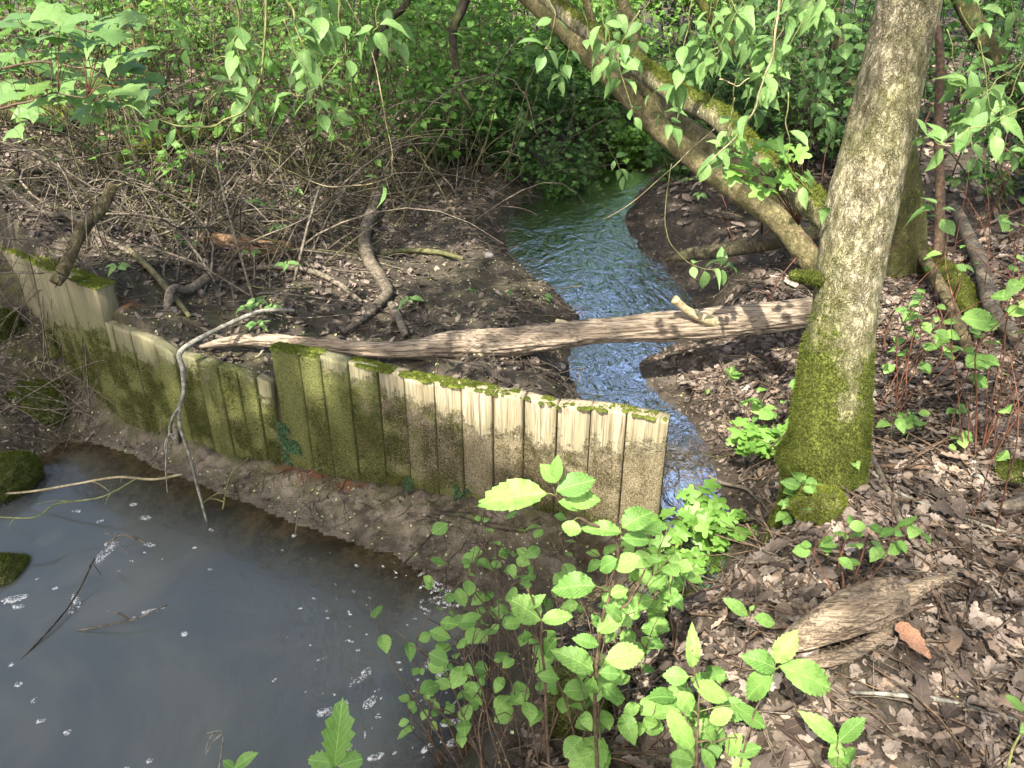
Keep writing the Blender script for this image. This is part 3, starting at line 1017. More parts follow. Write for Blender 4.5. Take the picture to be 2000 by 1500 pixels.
# main trunk
pts = [(1598, 1000, 2.25, 150), (1608, 940, 2.27, 150), (1620, 830, 2.31, 146), (1633, 700, 2.35, 133), (1650, 600, 2.38, 121), (1676, 430, 2.43, 132), (1718, 250, 2.48, 126), (1775, 0, 2.55, 120)]
tp, tr = px_path(pts)
tp = np.vstack([tp[0] + (tp[0] - tp[1]) * 1.0 + (0, 0, -.1), tp, tp[-1] + (tp[-1] - tp[-2]) * 2.0 * np.array([1, 1, 1.0]), tp[-1] + (tp[-1] - tp[-2]) * 5 + (.2, -.3, 0)])
tr = np.concatenate([[tr[0] * 1.1], tr, [tr[-1] * .93, tr[-1] * .75]])
tree = thing('mossy_tree', 'grey barked tree with mossy trunk leaning over the right bank beside the fence end', 'tree', (1.11, 2.3, 0))
TO = np.array(tree.location)


def trunk_extra(TH, SS, d):
    fl = np.exp(-np.maximum(SS - .12, 0) / .10)
    lob = .5 + .5 * np.cos(3 * TH + .6) + .25 * np.cos(5 * TH + 2)
    return d * (1 + .26 * fl * np.clip(lob, 0, 1.3)) + .05 * (vn(np.cos(TH) * 1.1, np.sin(TH) * 1.1, SS * 3.0) - .5)


def trunk_moss(V):
    z = V[:, 2]
    ax = np.interp(z, tp[:, 2], tp[:, 0])
    side = np.clip((ax - V[:, 0]) / .09, -1, 1)
    m = .02 + .72 * sst(.62, .05, z) + .42 * sst(.0, .9, side) * sst(1.35, .5, z) + .22 * sst(.2, .8, -side) * sst(1.2, .5, z)
    m += .62 * (fbm(V[:, 0] * 7, V[:, 1] * 7, z * 4.5, 3) - .42) + .32 * sst(.16, .0, np.abs(z - 1.16)) + .28 * sst(.1, 0, np.abs(z - .43))
    return m


# fine rings low down, coarse above
zz = spline(np.column_stack([tp, tr]), 420)
keep = np.concatenate([np.arange(0, 300), np.arange(300, 420, 6)])
tQ = zz[keep]
tme = limb_mesh('trunk', tQ[:, :3], tQ[:, 3], len(tQ), 84, M['bark'], TO, trunk_moss, .045, 26, 2.0, 3, 2.0, trunk_extra)
obj('trunk', tme, tree)


def moss_on(me, off, count, ln, mat, name, parent, thr=.5, dens_noise=30, bias=0.0, zmax=1.9):
    V = np.empty(len(me.vertices) * 3, np.float32)
    me.vertices.foreach_get('co', V)
    V = V.reshape(-1, 3)
    N = np.empty(len(me.vertices) * 3, np.float32)
    me.vertices.foreach_get('normal', N)
    N = N.reshape(-1, 3)
    mo = np.empty(len(V), np.float32)
    me.attributes['moss'].data.foreach_get('value', mo)
    W_ = V + off
    m = mo + (fbm(W_[:, 0] * dens_noise, W_[:, 1] * dens_noise, W_[:, 2] * dens_noise, 3) - .45) * 1.3 + bias
    p = np.clip(m - thr + .15, 0, .6) * (W_[:, 2] < zmax)
    nq = len(me.polygons)
    st = np.empty(nq, np.int32)
    me.polygons.foreach_get('loop_start', st)
    tt = np.empty(nq, np.int32)
    me.polygons.foreach_get('loop_total', tt)
    ar = np.empty(nq, np.float32)
    me.polygons.foreach_get('area', ar)
    lv = np.empty(len(me.loops), np.int32)
    me.loops.foreach_get('vertex_index', lv)
    st = st[tt == 4]
    Q = lv[st[:, None] + np.arange(4)]
    w = p[Q].mean(1) * ar[tt == 4]
    i = Q[rng.choice(len(Q), count, p=w / w.sum())]
    a, b = rng.random((count, 1)), rng.random((count, 1))
    P = (V[i[:, 0]] * (1 - a) + V[i[:, 1]] * a) * (1 - b) + (V[i[:, 3]] * (1 - a) + V[i[:, 2]] * a) * b
    return blade_obj(name, P, N[i[:, 0]], ln, mat, parent, spread=.7)


moss_on(tme, TO, 36000, .0085, M['moss'], 'trunk_moss', tree)
moss_on(tme, TO, 12000, .008, M['moss_bright'], 'trunk_moss', tree, bias=-.1)

pts = [(1625, 425, 2.50, 60), (1575, 388, 2.62, 50), (1515, 335, 2.8, 44), (1460, 285, 3.0, 44), (1400, 225, 3.2, 46), (1330, 190, 3.4, 44), (1260, 140, 3.65, 42), (1190, 88, 3.9, 38), (1120, 40, 4.1, 32), (1030, -40, 4.4, 28)]
lp, lr = px_path(pts)
lme = limb_mesh('limb', lp, lr, 120, 22, M['bark'], TO, lambda V: .22 + .55 * sst(-.01, .03, V[:, 2] - np.interp(V[:, 0], lp[::-1, 0], lp[::-1, 2])) + .5 * (vn(V[:, 0] * 4, V[:, 1] * 4, V[:, 2] * 4) - .4), .16, 16, 5.0, 4)
obj('limb', lme, tree)
moss_on(lme, TO, 7000, .012, M['moss_bright'], 'limb_moss', tree, zmax=9)
pts = [(1610, 548, 2.38, 26), (1575, 541, 2.34, 22), (1548, 538, 2.30, 18)]
sp_, sr_ = px_path(pts)
sme = limb_mesh('branch_stub', sp_, sr_, 16, 12, M['bark'], TO, lambda V: np.full(len(V), .8), .2, 30, 3)
obj('branch_stub', sme, tree)
moss_on(sme, TO, 1500, .008, M['moss'], 'stub_moss', tree)
# second stem behind the first
pts = [(1772, 478, 4.55, 96), (1768, 420, 4.5, 74), (1764, 340, 4.5, 60), (1756, 230, 4.5, 50), (1762, 100, 4.55, 44), (1790, -150, 4.6, 40)]
q, r_ = px_path(pts)
q[0][2] = -.05
s2 = thing('slim_tree', 'thinner dark mossy stem rising close behind the mossy tree trunk', 'tree', gp(1772, 470))
s2o = np.array(s2.location)
sme = limb_mesh('trunk', q, r_, 70, 20, M['bark_dark'], s2o, lambda V: .40 + .0 * V[:, 0], .1, 18, 8)
obj('trunk', sme, s2)
moss_on(sme, s2o, 2500, .009, M['moss_dull'], 'trunk_moss', s2)


def leaning(name, label, pts, mat, moss=0.0, sides=20, n=90, cat='tree', rough=.07, branches=(), part='trunk', aniso=3.0, seed=0, base=None):
    P, r = px_path(pts)
    b = P[0] if base is None else base
    t = thing(name, label, cat, b)
    o = np.array(t.location)
    me = limb_mesh(part, P, r, n, sides, mat, o, lambda V: np.full(len(V), moss), rough, 12, seed, 2, aniso)
    obj(part, me, t)
    for bp in branches:
        P, r = px_path(bp)
        obj('branch', limb_mesh('branch', P, r, 40, 12, mat, o, lambda V: np.full(len(V), moss), rough, 12, seed + 3), t)
    return t


leaning('leaning_tree', 'smooth brown tree leaning in a long curve across the stream behind the mossy trunk',
        [(1720, 640, 4.12, 61), (1660, 590, 4.22, 53), (1590, 515, 4.35, 48), (1520, 430, 4.5, 46), (1400, 345, 4.7, 43), (1300, 262, 4.9, 42), (1240, 200, 5.0, 40), (1170, 130, 5.1, 36), (1090, 50, 5.2, 32), (1000, -30, 5.3, 29), (860, -160, 5.5, 26)],
        M['bark_lean'], .18, 28, 140, rough=.05,
        branches=[[(1288, 245, 4.93, 30), (1262, 150, 4.97, 26), (1238, 70, 5.0, 24), (1212, -10, 5.05, 22), (1180, -120, 5.1, 18)],
                  [(1200, 160, 5.05, 20), (1150, 20, 5.2, 16), (1130, -60, 5.3, 14)]], seed=1)
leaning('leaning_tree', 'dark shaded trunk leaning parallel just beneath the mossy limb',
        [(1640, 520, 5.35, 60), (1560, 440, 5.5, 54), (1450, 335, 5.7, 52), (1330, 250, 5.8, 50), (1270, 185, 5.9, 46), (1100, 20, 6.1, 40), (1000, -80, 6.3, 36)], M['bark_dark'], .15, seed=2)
leaning('leaning_tree', 'thin mossy trunk slanting up to the left in the right hand thicket',
        [(1690, 345, 6.6, 34), (1650, 290, 6.7, 30), (1590, 250, 6.8, 26), (1530, 215, 6.9, 24), (1460, 130, 7.1, 22), (1380, 20, 7.3, 18), (1340, -60, 7.4, 16)], M['bark_dark'], .5, 14, 60, seed=3)
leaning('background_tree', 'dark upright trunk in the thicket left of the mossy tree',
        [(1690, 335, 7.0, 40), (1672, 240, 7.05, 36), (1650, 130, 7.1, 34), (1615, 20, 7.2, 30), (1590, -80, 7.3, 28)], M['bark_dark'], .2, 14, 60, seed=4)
leaning('dead_post', 'straight reddish dead stem standing right behind the mossy trunk',
        [(1832, 500, 3.9, 20), (1836, 380, 3.92, 18), (1833, 250, 3.95, 17), (1836, 120, 3.97, 16), (1828, 30, 4.0, 13)], M['stem_brown'], 0, 10, 40, 'stem', seed=5, part='stem')
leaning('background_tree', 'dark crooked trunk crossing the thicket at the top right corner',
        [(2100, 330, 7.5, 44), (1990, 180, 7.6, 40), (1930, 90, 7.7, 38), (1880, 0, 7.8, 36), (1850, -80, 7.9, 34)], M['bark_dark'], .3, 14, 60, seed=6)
leaning('background_tree', 'grey slanting trunk high in the thicket above the maple leaves',
        [(330, 215, 9.5, 34), (290, 120, 9.5, 30), (255, 20, 9.6, 28), (230, -60, 9.7, 26)], M['bark_dark'], .2, 12, 50, seed=7)
leaning('background_tree', 'two toned dark trunk at the top left corner behind the maple leaves',
        [(20, 200, 9.0, 44), (40, 110, 9.0, 40), (80, 20, 9.1, 36), (110, -60, 9.2, 34)], M['bark_dark'], .1, 12, 50, seed=8)
leaning('bent_bough', 'black bough hanging in a wiggly line down the middle of the green thicket',
        [(925, -60, 6.5, 22), (905, 10, 6.5, 20), (885, 60, 6.5, 17), (890, 130, 6.5, 13), (900, 180, 6.5, 10), (920, 215, 6.5, 7)], M['stem_dark'], 0, 10, 60, 'branch', seed=9, part='branch')
leaning('bent_bough', 'dark bough arching from the top edge towards the left thicket',
        [(810, -40, 6.8, 18), (790, 12, 6.8, 15), (760, 40, 6.8, 13), (738, 90, 6.8, 11), (715, 190, 6.8, 8)], M['stem_dark'], 0, 10, 60, 'branch', seed=10, part='branch')

# ------------------------------------------------------------------ fallen logs and branches
def log_thing(name, label, cat, pts, mat, n, sides, rough=.2, ground=True, branches=(), seed=0, knots=3, part=None, group=None, lift=0.0, aniso=6.0, freq=14, ridge=0.0):
    P, r = ground_path(pts, lift) if ground else px_path(pts)
    t = thing(name, label, cat, P[len(P) // 2] if ground else P[0], group)
    o = np.array(t.location)
    # grain runs along local x of the material: the object keeps world axes, the path runs mostly along x
    obj(part or 'stem', limb_mesh(part or 'stem', P, r, n, sides, mat, o, lambda V: np.zeros(len(V)), rough, freq, seed, knots, aniso, None, ridge), t)
    for bp in branches:
        P, r = px_path(bp)
        obj('branch_stub', limb_mesh('branch_stub', P, r, 20, 12, M['stem_pale'] if mat is M['log'] else mat, o, lambda V: np.zeros(len(V)), rough, 20, seed + 2), t)
    return t


log_thing('fallen_log', 'long bleached barkless log lying across the stream from fence to mossy trunk', 'log',
          [(392, 678, 3.5, 9), (440, 668, 3.5, 18), (500, 664, 3.49, 25), (600, 671, 3.46, 26), (720, 682, 3.43, 32), (800, 682, 3.43, 38), (900, 674, 3.5, 57), (1000, 669, 3.55, 57), (1100, 655, 3.6, 52), (1200, 645, 3.64, 50),
           (1320, 637, 3.68, 60), (1430, 627, 3.71, 62), (1500, 620, 3.73, 58), (1575, 610, 3.75, 55), (1660, 600, 3.8, 50)],
          M['log'], 320, 72, .20, False,
          branches=[[(1400, 630, 3.66, 26), (1372, 622, 3.62, 20), (1345, 608, 3.6, 17), (1330, 596, 3.59, 16), (1318, 584, 3.58, 18)],
                    [(938, 690, 3.48, 26), (934, 702, 3.45, 18), (928, 716, 3.43, 9)],
                    [(1120, 645, 3.63, 24), (1100, 634, 3.66, 18), (1086, 630, 3.68, 16)]], seed=11, knots=6, part='log', aniso=7, freq=16, ridge=.15)
log_thing('rotten_log', 'short reddish rotten log lying on the left bank behind the fence', 'log',
          [(395, 470, 22), (450, 482, 28), (510, 490, 30), (572, 500, 28)], M['rotlog'], 60, 24, .22, seed=12, part='log')
log_thing('dark_log', 'dark wet log lying on the right bank behind the mossy trunk', 'log',
          [(1300, 512, 16, -.06), (1350, 507, 26, -.02), (1420, 498, 30, .02), (1500, 485, 32, .05), (1600, 466, 32, .08), (1690, 450, 32, .10)], M['bark_dark'], 90, 24, .10, seed=13, part='log')
log_thing('curved_branch', 'smooth curved dead branch lying down the left bank towards the log', 'branch',
          [(737, 388, 22), (730, 428, 24), (713, 468, 25), (720, 515, 25), (743, 552, 25), (758, 580, 22), (740, 602, 18), (708, 632, 14), (670, 655, 10)], M['twig'], 110, 16, .08, seed=14, lift=.01)
log_thing('cut_branch', 'thick cut branch poking over the tall mossy planks', 'branch',
          [(222, 360, 4.0, 19), (202, 400, 3.95, 22), (165, 440, 3.82, 24), (140, 492, 3.7, 24), (124, 525, 3.62, 23), (108, 553, 3.56, 22)], M['bark_lean'], 70, 18, .12, False, seed=15, knots=4)
log_thing('dead_branch', 'pale grey forked dead branch hanging over the fence into the pool', 'branch',
          [(575, 606, 3.62, 6.5), (510, 608, 3.55, 7.9), (440, 636, 3.42, 8.6), (356, 683, 3.22, 10.8), (357, 720, 3.17, 9.4), (359, 765, 3.1, 8.6), (350, 798, 3.06, 7.9), (352, 835, 3.02, 6.5), (370, 890, 2.96, 5.8), (388, 960, 2.9, 5.0), (408, 1036, 2.84, 3.6)],
          M['twig_grey'], 170, 10, .2, False, seed=16,
          branches=[[(350, 796, 3.06, 5.8), (336, 818, 3.02, 5.0), (331, 845, 3.0, 4.3), (345, 862, 2.97, 2.9)], [(338, 815, 3.03, 4.3), (326, 868, 2.98, 2.9), (324, 920, 2.93, 2.9), (327, 962, 2.9, 2.2)], [(345, 842, 3.0, 2.9), (325, 858, 2.96, 2.9), (322, 880, 2.95, 2.2)]])
dw = log_thing('driftwood', 'split weathered driftwood chunk lying on dead leaves on the near right bank', 'driftwood',
               [(1520, 1300, 26), (1550, 1288, 52), (1600, 1268, 74), (1650, 1246, 92), (1690, 1228, 94), (1718, 1212, 84), (1736, 1200, 66), (1744, 1194, 40)], M['drift'], 130, 84, .16, seed=17, knots=5, part='log', aniso=5, freq=18, ridge=.20, lift=.045)
P, r_ = ground_path([(1690, 1240, 46), (1735, 1205, 44), (1775, 1178, 36), (1815, 1158, 26), (1856, 1140, 8)], .02)
obj('splinter', limb_mesh('splinter', P, r_, 60, 36, M['drift'], np.array(dw.location), lambda V: np.zeros(len(V)), .2, 22, 4.0, 2, 6, None, .22), dw)
P, r_ = ground_path([(1530, 1318, 18), (1580, 1310, 26), (1650, 1290, 30), (1720, 1250, 26), (1750, 1225, 12)], .0)
obj('splinter', limb_mesh('splinter', P, r_, 60, 30, M['drift'], np.array(dw.location), lambda V: np.zeros(len(V)), .22, 22, 9.0, 2, 6, None, .25), dw)
for q in dw.children:
    q.scale = (1, 1, .85)
log_thing('broken_branch', 'grey barkless branch lying towards the right edge behind the shoots', 'branch',
          [(1862, 432, 20), (1880, 480, 24), (1905, 540, 26), (1940, 610, 28), (1975, 690, 26)], M['twig'], 60, 14, .12, seed=18, lift=.06)
log_thing('broken_branch', 'brown branch sloping down right beside the mossy trunk', 'branch',
          [(1735, 430, 26), (1775, 500, 24), (1820, 575, 22), (1850, 640, 22), (1882, 725, 20)], M['bark_lean'], 60, 14, .12, seed=19, lift=.08)
mossy = log_thing('mossy_log', 'short moss covered log end right of the mossy trunk', 'log',
                  [(1795, 515, 40), (1835, 548, 44), (1872, 580, 44), (1895, 602, 34)], M['bark'], 40, 20, .1, seed=20, part='log')
mossy2 = [log_thing('mossy_log', 'sunlit mossy log lying across the litter below the maple leaves', 'log', [(235, 345, 26), (275, 322, 30), (330, 300, 28), (420, 285, 22), (470, 280, 14)], M['bark'], 50, 16, .14, seed=21, part='log', lift=.05),
          log_thing('mossy_log', 'dark fallen trunk with mossy top at the left edge under the maple', 'log', [(-60, 225, 60), (20, 245, 58), (90, 262, 50), (150, 278, 38)], M['bark_dark'], 50, 18, .12, seed=22, part='log', lift=.08),
          log_thing('mossy_log', 'thin mossy pole lying level in the bushes beyond the left bank', 'log', [(270, 245, 12), (360, 262, 13), (450, 268, 12), (530, 275, 10)], M['bark'], 40, 12, .14, seed=23, part='log', lift=.15)]
for q in mossy2:
    me = q.children[0].data
    V = np.array([v.co for v in me.vertices])
    nz = np.array([v.normal[2] for v in me.vertices])
    me.attributes['moss'].data.foreach_set('value', (.25 + .6 * nz).astype(np.float32))
    moss_on(me, np.array(q.location), 5000, .02, M['moss_bright'], 'log_moss', q)
me = mossy.children[0].data
me.attributes['moss'].data.foreach_set('value', np.full(len(me.vertices), .75, np.float32))
moss_on(me, np.array(mossy.location), 5000, .012, M['moss_bright'], 'log_moss', mossy)
for lab, pts, mt in [
    ('thin olive branch lying slantwise on the litter below the bent left stem', [(250, 492, 10), (290, 530, 13), (330, 575, 13), (372, 624, 9)], 'stem_olive'),
    ('short grey branch lying between the tall planks and the olive branch', [(288, 622, 12), (330, 600, 15), (372, 578, 17), (408, 555, 18)], 'twig'),
    ('dead branch curving down to the right on the left bank near the bleached log', [(470, 537, 9), (540, 530, 12), (610, 540, 12), (660, 562, 12), (706, 598, 9)], 'twig'),
    ('mossy twig lying flat on the mud left of the stream', [(745, 505, 8), (790, 498, 10), (850, 500, 10), (905, 512, 7)], 'stem_olive'),
    ('thick bare root crossing the brush at the left edge', [(-20, 385, 16), (50, 352, 15), (120, 345, 14), (175, 362, 10)], 'twig'),
    ('long grey branch slanting through the brush above the tall planks', [(15, 375, 10), (90, 425, 11), (150, 455, 10), (260, 505, 8)], 'twig'),
    ('stub of a branch standing beside the curved branch end', [(765, 605, 16), (778, 630, 17), (792, 664, 14)], 'twig'),
    ('black stick lying on the mud spit below the log', [(1300, 706, 8), (1335, 692, 9)], 'stem_dark'),
    ('pale stick lying across the dead leaves at the right edge', [(1690, 925, 6), (1760, 975, 7), (1850, 1010, 7), (1950, 1045, 7), (2020, 1062, 6)], 'twig_grey'),
    ('grey stick lying along the bottom right leaves', [(1660, 1352, 6), (1740, 1368, 9), (1850, 1382, 10), (1960, 1412, 9), (2030, 1420, 7)], 'twig_grey'),
    ('brown stick angled across the leaves in the bottom right', [(1690, 1450, 8), (1760, 1440, 9), (1850, 1400, 9), (1900, 1370, 6)], 'twig'),
    ('thick dead stick leaning at the foot of the mossy trunk', [(1700, 900, 10), (1730, 970, 14), (1760, 1040, 13), (1790, 1080, 8)], 'twig'),
    ('brown stick lying in front of the trunk roots', [(1530, 970, 6), (1590, 935, 7), (1650, 890, 7), (1690, 860, 5)], 'twig'),
    ('wet dark root lying on the mud in front of the fence', [(850, 1010, 9, -.54), (910, 1018, 12, -.54), (960, 1035, 12, -.54), (1030, 1045, 7, -.54)], 'stem_dark'),
    ('dark twig lying on the mud at the pool edge', [(780, 1118, 4, -.60), (820, 1075, 5, -.56), (860, 1035, 4, -.55)], 'stem_dark'),
    ('mossy rotting branch on the litter at the right edge', [(1950, 1010, 26), (1990, 1000, 30), (2040, 985, 32)], 'twig'),
]:
    log_thing('fallen_stick', lab, 'stick', pts, M[mt], 36, 8, .15, seed=len(lab), knots=2, lift=.016)
# floating and dipping twigs of the pool
for lab, pts, mt in [
    ('pale forked twig arching over the dark water at the left edge', [(-10, 965, 3.0, 7), (60, 960, 3.0, 7), (150, 945, 2.98, 7), (230, 932, 2.98, 8), (300, 936, 2.98, 8), (358, 926, 3.05, 8)], 'stem_pale'),
    ('thin twig hanging low over the left water towards the forked twig', [(-10, 1010, 2.7, 5), (70, 1010, 2.72, 5), (110, 985, 2.8, 5), (200, 970, 2.85, 5), (268, 934, 2.92, 4)], 'stem_green'),
    ('bare twig drooping onto floating foam in the left pool', [(210, 1062, 2.6, 6), (235, 1046, 2.58, 6), (262, 1050, 2.57, 5), (285, 1062, 2.55, 4)], 'twig'),
    ('half sunken twig floating in the middle of the pool', [(150, 1232, 2.19, 5), (215, 1220, 2.2, 6), (265, 1208, 2.22, 7), (326, 1182, 2.27, 5)], 'twig'),
    ('submerged dark stick slanting under the left water', [(40, 1290, 2.05, 6), (110, 1215, 2.22, 6), (150, 1160, 2.36, 6), (185, 1090, 2.52, 5)], 'stem_dark'),
    ('bent dry stalk standing in the water at the bottom edge', [(425, 1520, 1.55, 5), (432, 1470, 1.56, 5), (434, 1430, 1.57, 4), (405, 1432, 1.57, 3)], 'twig_grey'),
    ('thin green twig lying on the mud near the fence foot', [(435, 995, 2.94, 4), (450, 930, 3.1, 5), (486, 895, 3.22, 4)], 'stem_green'),
    ('straight thin twig standing at the pool edge below the fence', [(575, 1052, 2.75, 4), (585, 990, 2.78, 4), (600, 925, 2.8, 4)], 'twig'),
]:
    P, r = px_path(pts)
    r = r * .62
    if 'submerged' not in lab and 'standing' not in lab:
        P[:, 2] = np.maximum(P[:, 2], POOL_Z + .002)
    t = thing('pool_twig', lab, 'twig', P[0])
    o = np.array(t.location)
    obj('stem', limb_mesh('stem', P, r, 40, 7, M[mt], o, None, .12, 20, len(lab)), t)
    for k in range(3):
        a = P[0] + (P[-1] - P[0]) * random.uniform(.25, .9)
        i = random.randrange(len(P) - 1)
        a = P[i] + (P[i + 1] - P[i]) * random.random()
        d = np.array([random.uniform(-.5, .5), random.uniform(-.3, .1), random.uniform(-.25, .2)]) * .25
        Q = np.array([a, a + d * .5 + (0, 0, .01), a + d])
        Q[:, 2] = np.maximum(Q[:, 2], POOL_Z + .001)
        obj('side_twig', limb_mesh('side_twig', Q, np.array([.003, .002, .001]), 10, 5, M[mt], o, None, .1, 20, k), t)

# ------------------------------------------------------------------ stones
def stone(label, u, v, w, h, d, moss, name='stone', group=None, z=None, rot=0.0):
    p = gp(u, v) if z is None else atz(u, v, z)
    n, m_ = 28, 18
    th, ph = np.meshgrid(np.linspace(0, 2 * math.pi, n, endpoint=False), np.linspace(0.02, math.pi - .02, m_))
    X = np.stack([np.sin(ph) * np.cos(th), np.sin(ph) * np.sin(th), np.cos(ph)], -1)
    s = random.random() * 50
    rr = 1 + .55 * (fbm(X[..., 0] * 1.4 + s, X[..., 1] * 1.4, X[..., 2] * 1.4, 4) - .47)
    X = np.sign(X) * np.abs(X) ** .8
    V = (X * rr[..., None] * np.array([w / 2, d / 2, h / 2])).reshape(-1, 3)
    c, s_ = math.cos(rot), math.sin(rot)
    V = V @ np.array([[c, s_, 0], [-s_, c, 0], [0, 0, 1]])
    F = [[i * n + j, i * n + (j + 1) % n, (i + 1) * n + (j + 1) % n, (i + 1) * n + j][::-1] for i in range(m_ - 1) for j in range(n)]
    F += [list(range(n)), list(range((m_ - 1) * n, m_ * n))[::-1]]
    me = mesh('stone', V, F, M['stone_moss'] if moss else M['stone'], {'moss': np.full(len(V), .7 if moss else 0)})
    o = obj(name, me, label=label, cat='stone', group=group, loc=tuple(p + (0, 0, h * .18)))
    if moss:
        moss_on(me, np.array(o.location), int(16000 * w * d / .05), .011, M['moss'] if moss < 2 else M['moss_bright'], 'stone_moss', o, dens_noise=14, bias=.15)
    return o


stone('large moss covered stone at the left edge above the pool corner', 0, 665, .24, .26, .30, 1, 'mossy_stone', z=-.30)
stone('rounded mossy stone at the left edge touching the dark water', 12, 945, .30, .17, .34, 1, 'mossy_stone', z=-.62)
stone('upright slab of mossy stone leaning near the fence foot', 112, 705, .08, .26, .13, 1, 'mossy_stone', z=-.42, rot=.5)
stone('low mossy lump between the slab and the pool', 85, 800, .40, .20, .36, 1, 'mossy_stone', z=-.55)
stone('muddy stone with moss standing in the water at the left edge', -5, 1130, .24, .12, .20, 1, 'mossy_stone', z=-.66)
stone('mossy hump under the sapling stems on the near bank', 1130, 1400, .16, .26, .16, 1, 'mossy_stone')
stone('small mossy hump in front of the trunk root', 1590, 1005, .17, .10, .13, 2, 'mossy_stone')
stone('low mossy cushion among the shoots at the right edge', 1985, 930, .14, .07, .12, 1, 'mossy_stone')
for k, (u, v, w) in enumerate([(1160, 588, .045), (1092, 718, .06), (1175, 600, .03), (1262, 668, .04), (1090, 632, .05), (1120, 585, .04), (1280, 680, .035), (955, 500, .05), (1060, 515, .04), (1330, 725, .03)]):
    lab = ['reddish pebble standing out of the shallow stream above the log', 'flat pale stone at the stream edge below the log', None][min(k, 2)]
    stone(lab or 'small pebble lying along the edge of the stream', u, v, w * 1.2, w * .7, w, 0, 'pebble', None if lab else 'pebbles along the stream')

#@@PART3


# sticks lying loose in the leaf litter
for i in range(19):
    u, v = random.uniform(1330, 1990), random.uniform(880, 1480)
    a = random.uniform(-.7, .7) + (math.pi if random.random() < .5 else 0)
    L = random.uniform(50, 190) * (.6 + .5 * (v - 850) / 650)
    q = [(u + math.cos(a) * L * t + random.uniform(-6, 6), v + math.sin(a) * L * t * .7 + random.uniform(-5, 5), w_) for t, w_ in ((-.5, 4), (-.15, 7), (.2, 7), (.5, 5))]
    w0 = random.uniform(.7, 1.6)
    log_thing('fallen_stick', 'dead stick lying in the leaf litter of the right bank', 'stick', [(b[0], b[1], b[2] * w0) for b in q], M[random.choice(('twig', 'twig', 'stem_brown', 'twig_grey'))], 24, 7, .15, seed=i + 40, knots=2, lift=.016, group='loose sticks in the leaf litter')
# ------------------------------------------------------------------ leaf shapes
def ovate(rows=9, wide=.42, power=.8, tipx=1.0, serr=0.0, teeth=0, fold=.25, droop=.18, corr=0.0, ncor=8, seed=0, twist=0.0, tipc=1.0):
    """leaf along +Y (0..1), normal +Z; columns: edge, half, midrib, half, edge"""
    rs = np.random.default_rng(seed)
    V, U = [], []
    n = rows * 2 if teeth else rows
    for i in range(n + 1):
        t = i / n
        w = wide * (math.sin(math.pi * t ** power) ** tipx if 0 < t < 1 else 0) * (1 - .35 * sst(.8, 1, t) * tipc)
        if teeth and 0 < i < n:
            w *= 1 + (serr if i % 2 else -serr)
        for k, f in enumerate((-1, -.5, 0, .5, 1)):
            x = f * w
            y = t - (.05 * abs(f) if teeth and not i % 2 else 0) + .06 * abs(f) * (w / wide) * .5
            z = fold * abs(x) - droop * t * t - .35 * fold * (x * x) / wide + corr * math.cos(2 * math.pi * (ncor * (t - .45 * abs(f)))) * (abs(f) > .2) * w / wide
            z += twist * x * (t - .5) + rs.normal(0, .008)
            V.append((x, y, z))
            U.append((.5 + .5 * f * max(w / wide, .02), t))
    F = []
    for i in range(n):
        for k in range(4):
            a = i * 5 + k
            F.append([a, a + 1, a + 6, a + 5])
    return np.array(V), F, np.array(U)


def lobed(angles, lens, notch=.55, fold=.12, seed=0, teeth=True):
    """palmate leaf: base at the origin, lobes fanned about +Y"""
    rs = np.random.default_rng(seed)
    o = [(0, -.02)]
    for i, (a, l) in enumerate(zip(angles, lens)):
        a = R(a)
        d = np.array([math.sin(a), math.cos(a)])
        p = np.array([d[1], -d[0]])
        c = np.array([0, .12])
        if i:
            a0 = (R(angles[i - 1]) + a) / 2
            l0 = min(lens[i - 1], l) * notch
            o.append(tuple(c + l0 * np.array([math.sin(a0), math.cos(a0)])))
        if teeth:
            o.append(tuple(c + d * l * .72 - p * l * .20))
            o.append(tuple(c + d * l * .80 - p * l * .135))
        else:
            o.append(tuple(c + d * l * .86 - p * l * .20))
        o.append(tuple(c + d * l))
        if teeth:
            o.append(tuple(c + d * l * .80 + p * l * .135))
            o.append(tuple(c + d * l * .72 + p * l * .20))
        else:
            o.append(tuple(c + d * l * .86 + p * l * .20))
    o = np.array(o)
    cen = np.array([0, .28])
    inner = cen + (o - cen) * .5
    P = np.vstack([[cen], inner, o])
    r = np.hypot(P[:, 0], P[:, 1] - .2)
    z = fold * np.abs(P[:, 0]) - .28 * r ** 2 + rs.normal(0, .012, len(P))
    V = np.column_stack([P, z])
    n = len(o)
    F = [[0, 1 + j, 1 + (j + 1) % n] for j in range(n)] + [[1 + j, 1 + n + j, 1 + n + (j + 1) % n, 1 + (j + 1) % n] for j in range(n)]
    U = np.column_stack([.5 + P[:, 0] * .5, P[:, 1]])
    return V, [f[::-1] for f in F], U


def tmesh(name, T, mat):
    return mesh(name, T[0], T[1], mat, None, T[2])


LEAF = {
    'alder': [tmesh('leaf', ovate(9, .40, .92, .74, .035, 1, .22, .16 + .08 * k, .012, 8, k, .12 * (k - 1), .6), M['alder']) for k in range(3)],
    'oak': [tmesh('leaf', ovate(6, .34, 1.25, .7, .16, 1, .2, .2, .01, 6, 5 + k, 0, .4), M['alder']) for k in range(2)],
    'dogwood': [tmesh('leaf', ovate(9, .29, .80, 1.0, 0, 0, .38, .22 + .14 * k, .008, 5, 10 + k, .1 * (k - 1)), M['dogwood']) for k in range(3)],
    'maple': [tmesh('leaf', lobed((-118, -62, 0, 62, 118), (.46, .70, .84, .70, .46), .76, .10, 20 + k), M['maple']) for k in range(3)],
    'field': [tmesh('leaf', lobed((-110, -58, 0, 58, 110), (.42, .62, .70, .62, .42), .66, .12, 30 + k, False), M['field']) for k in range(3)],
}


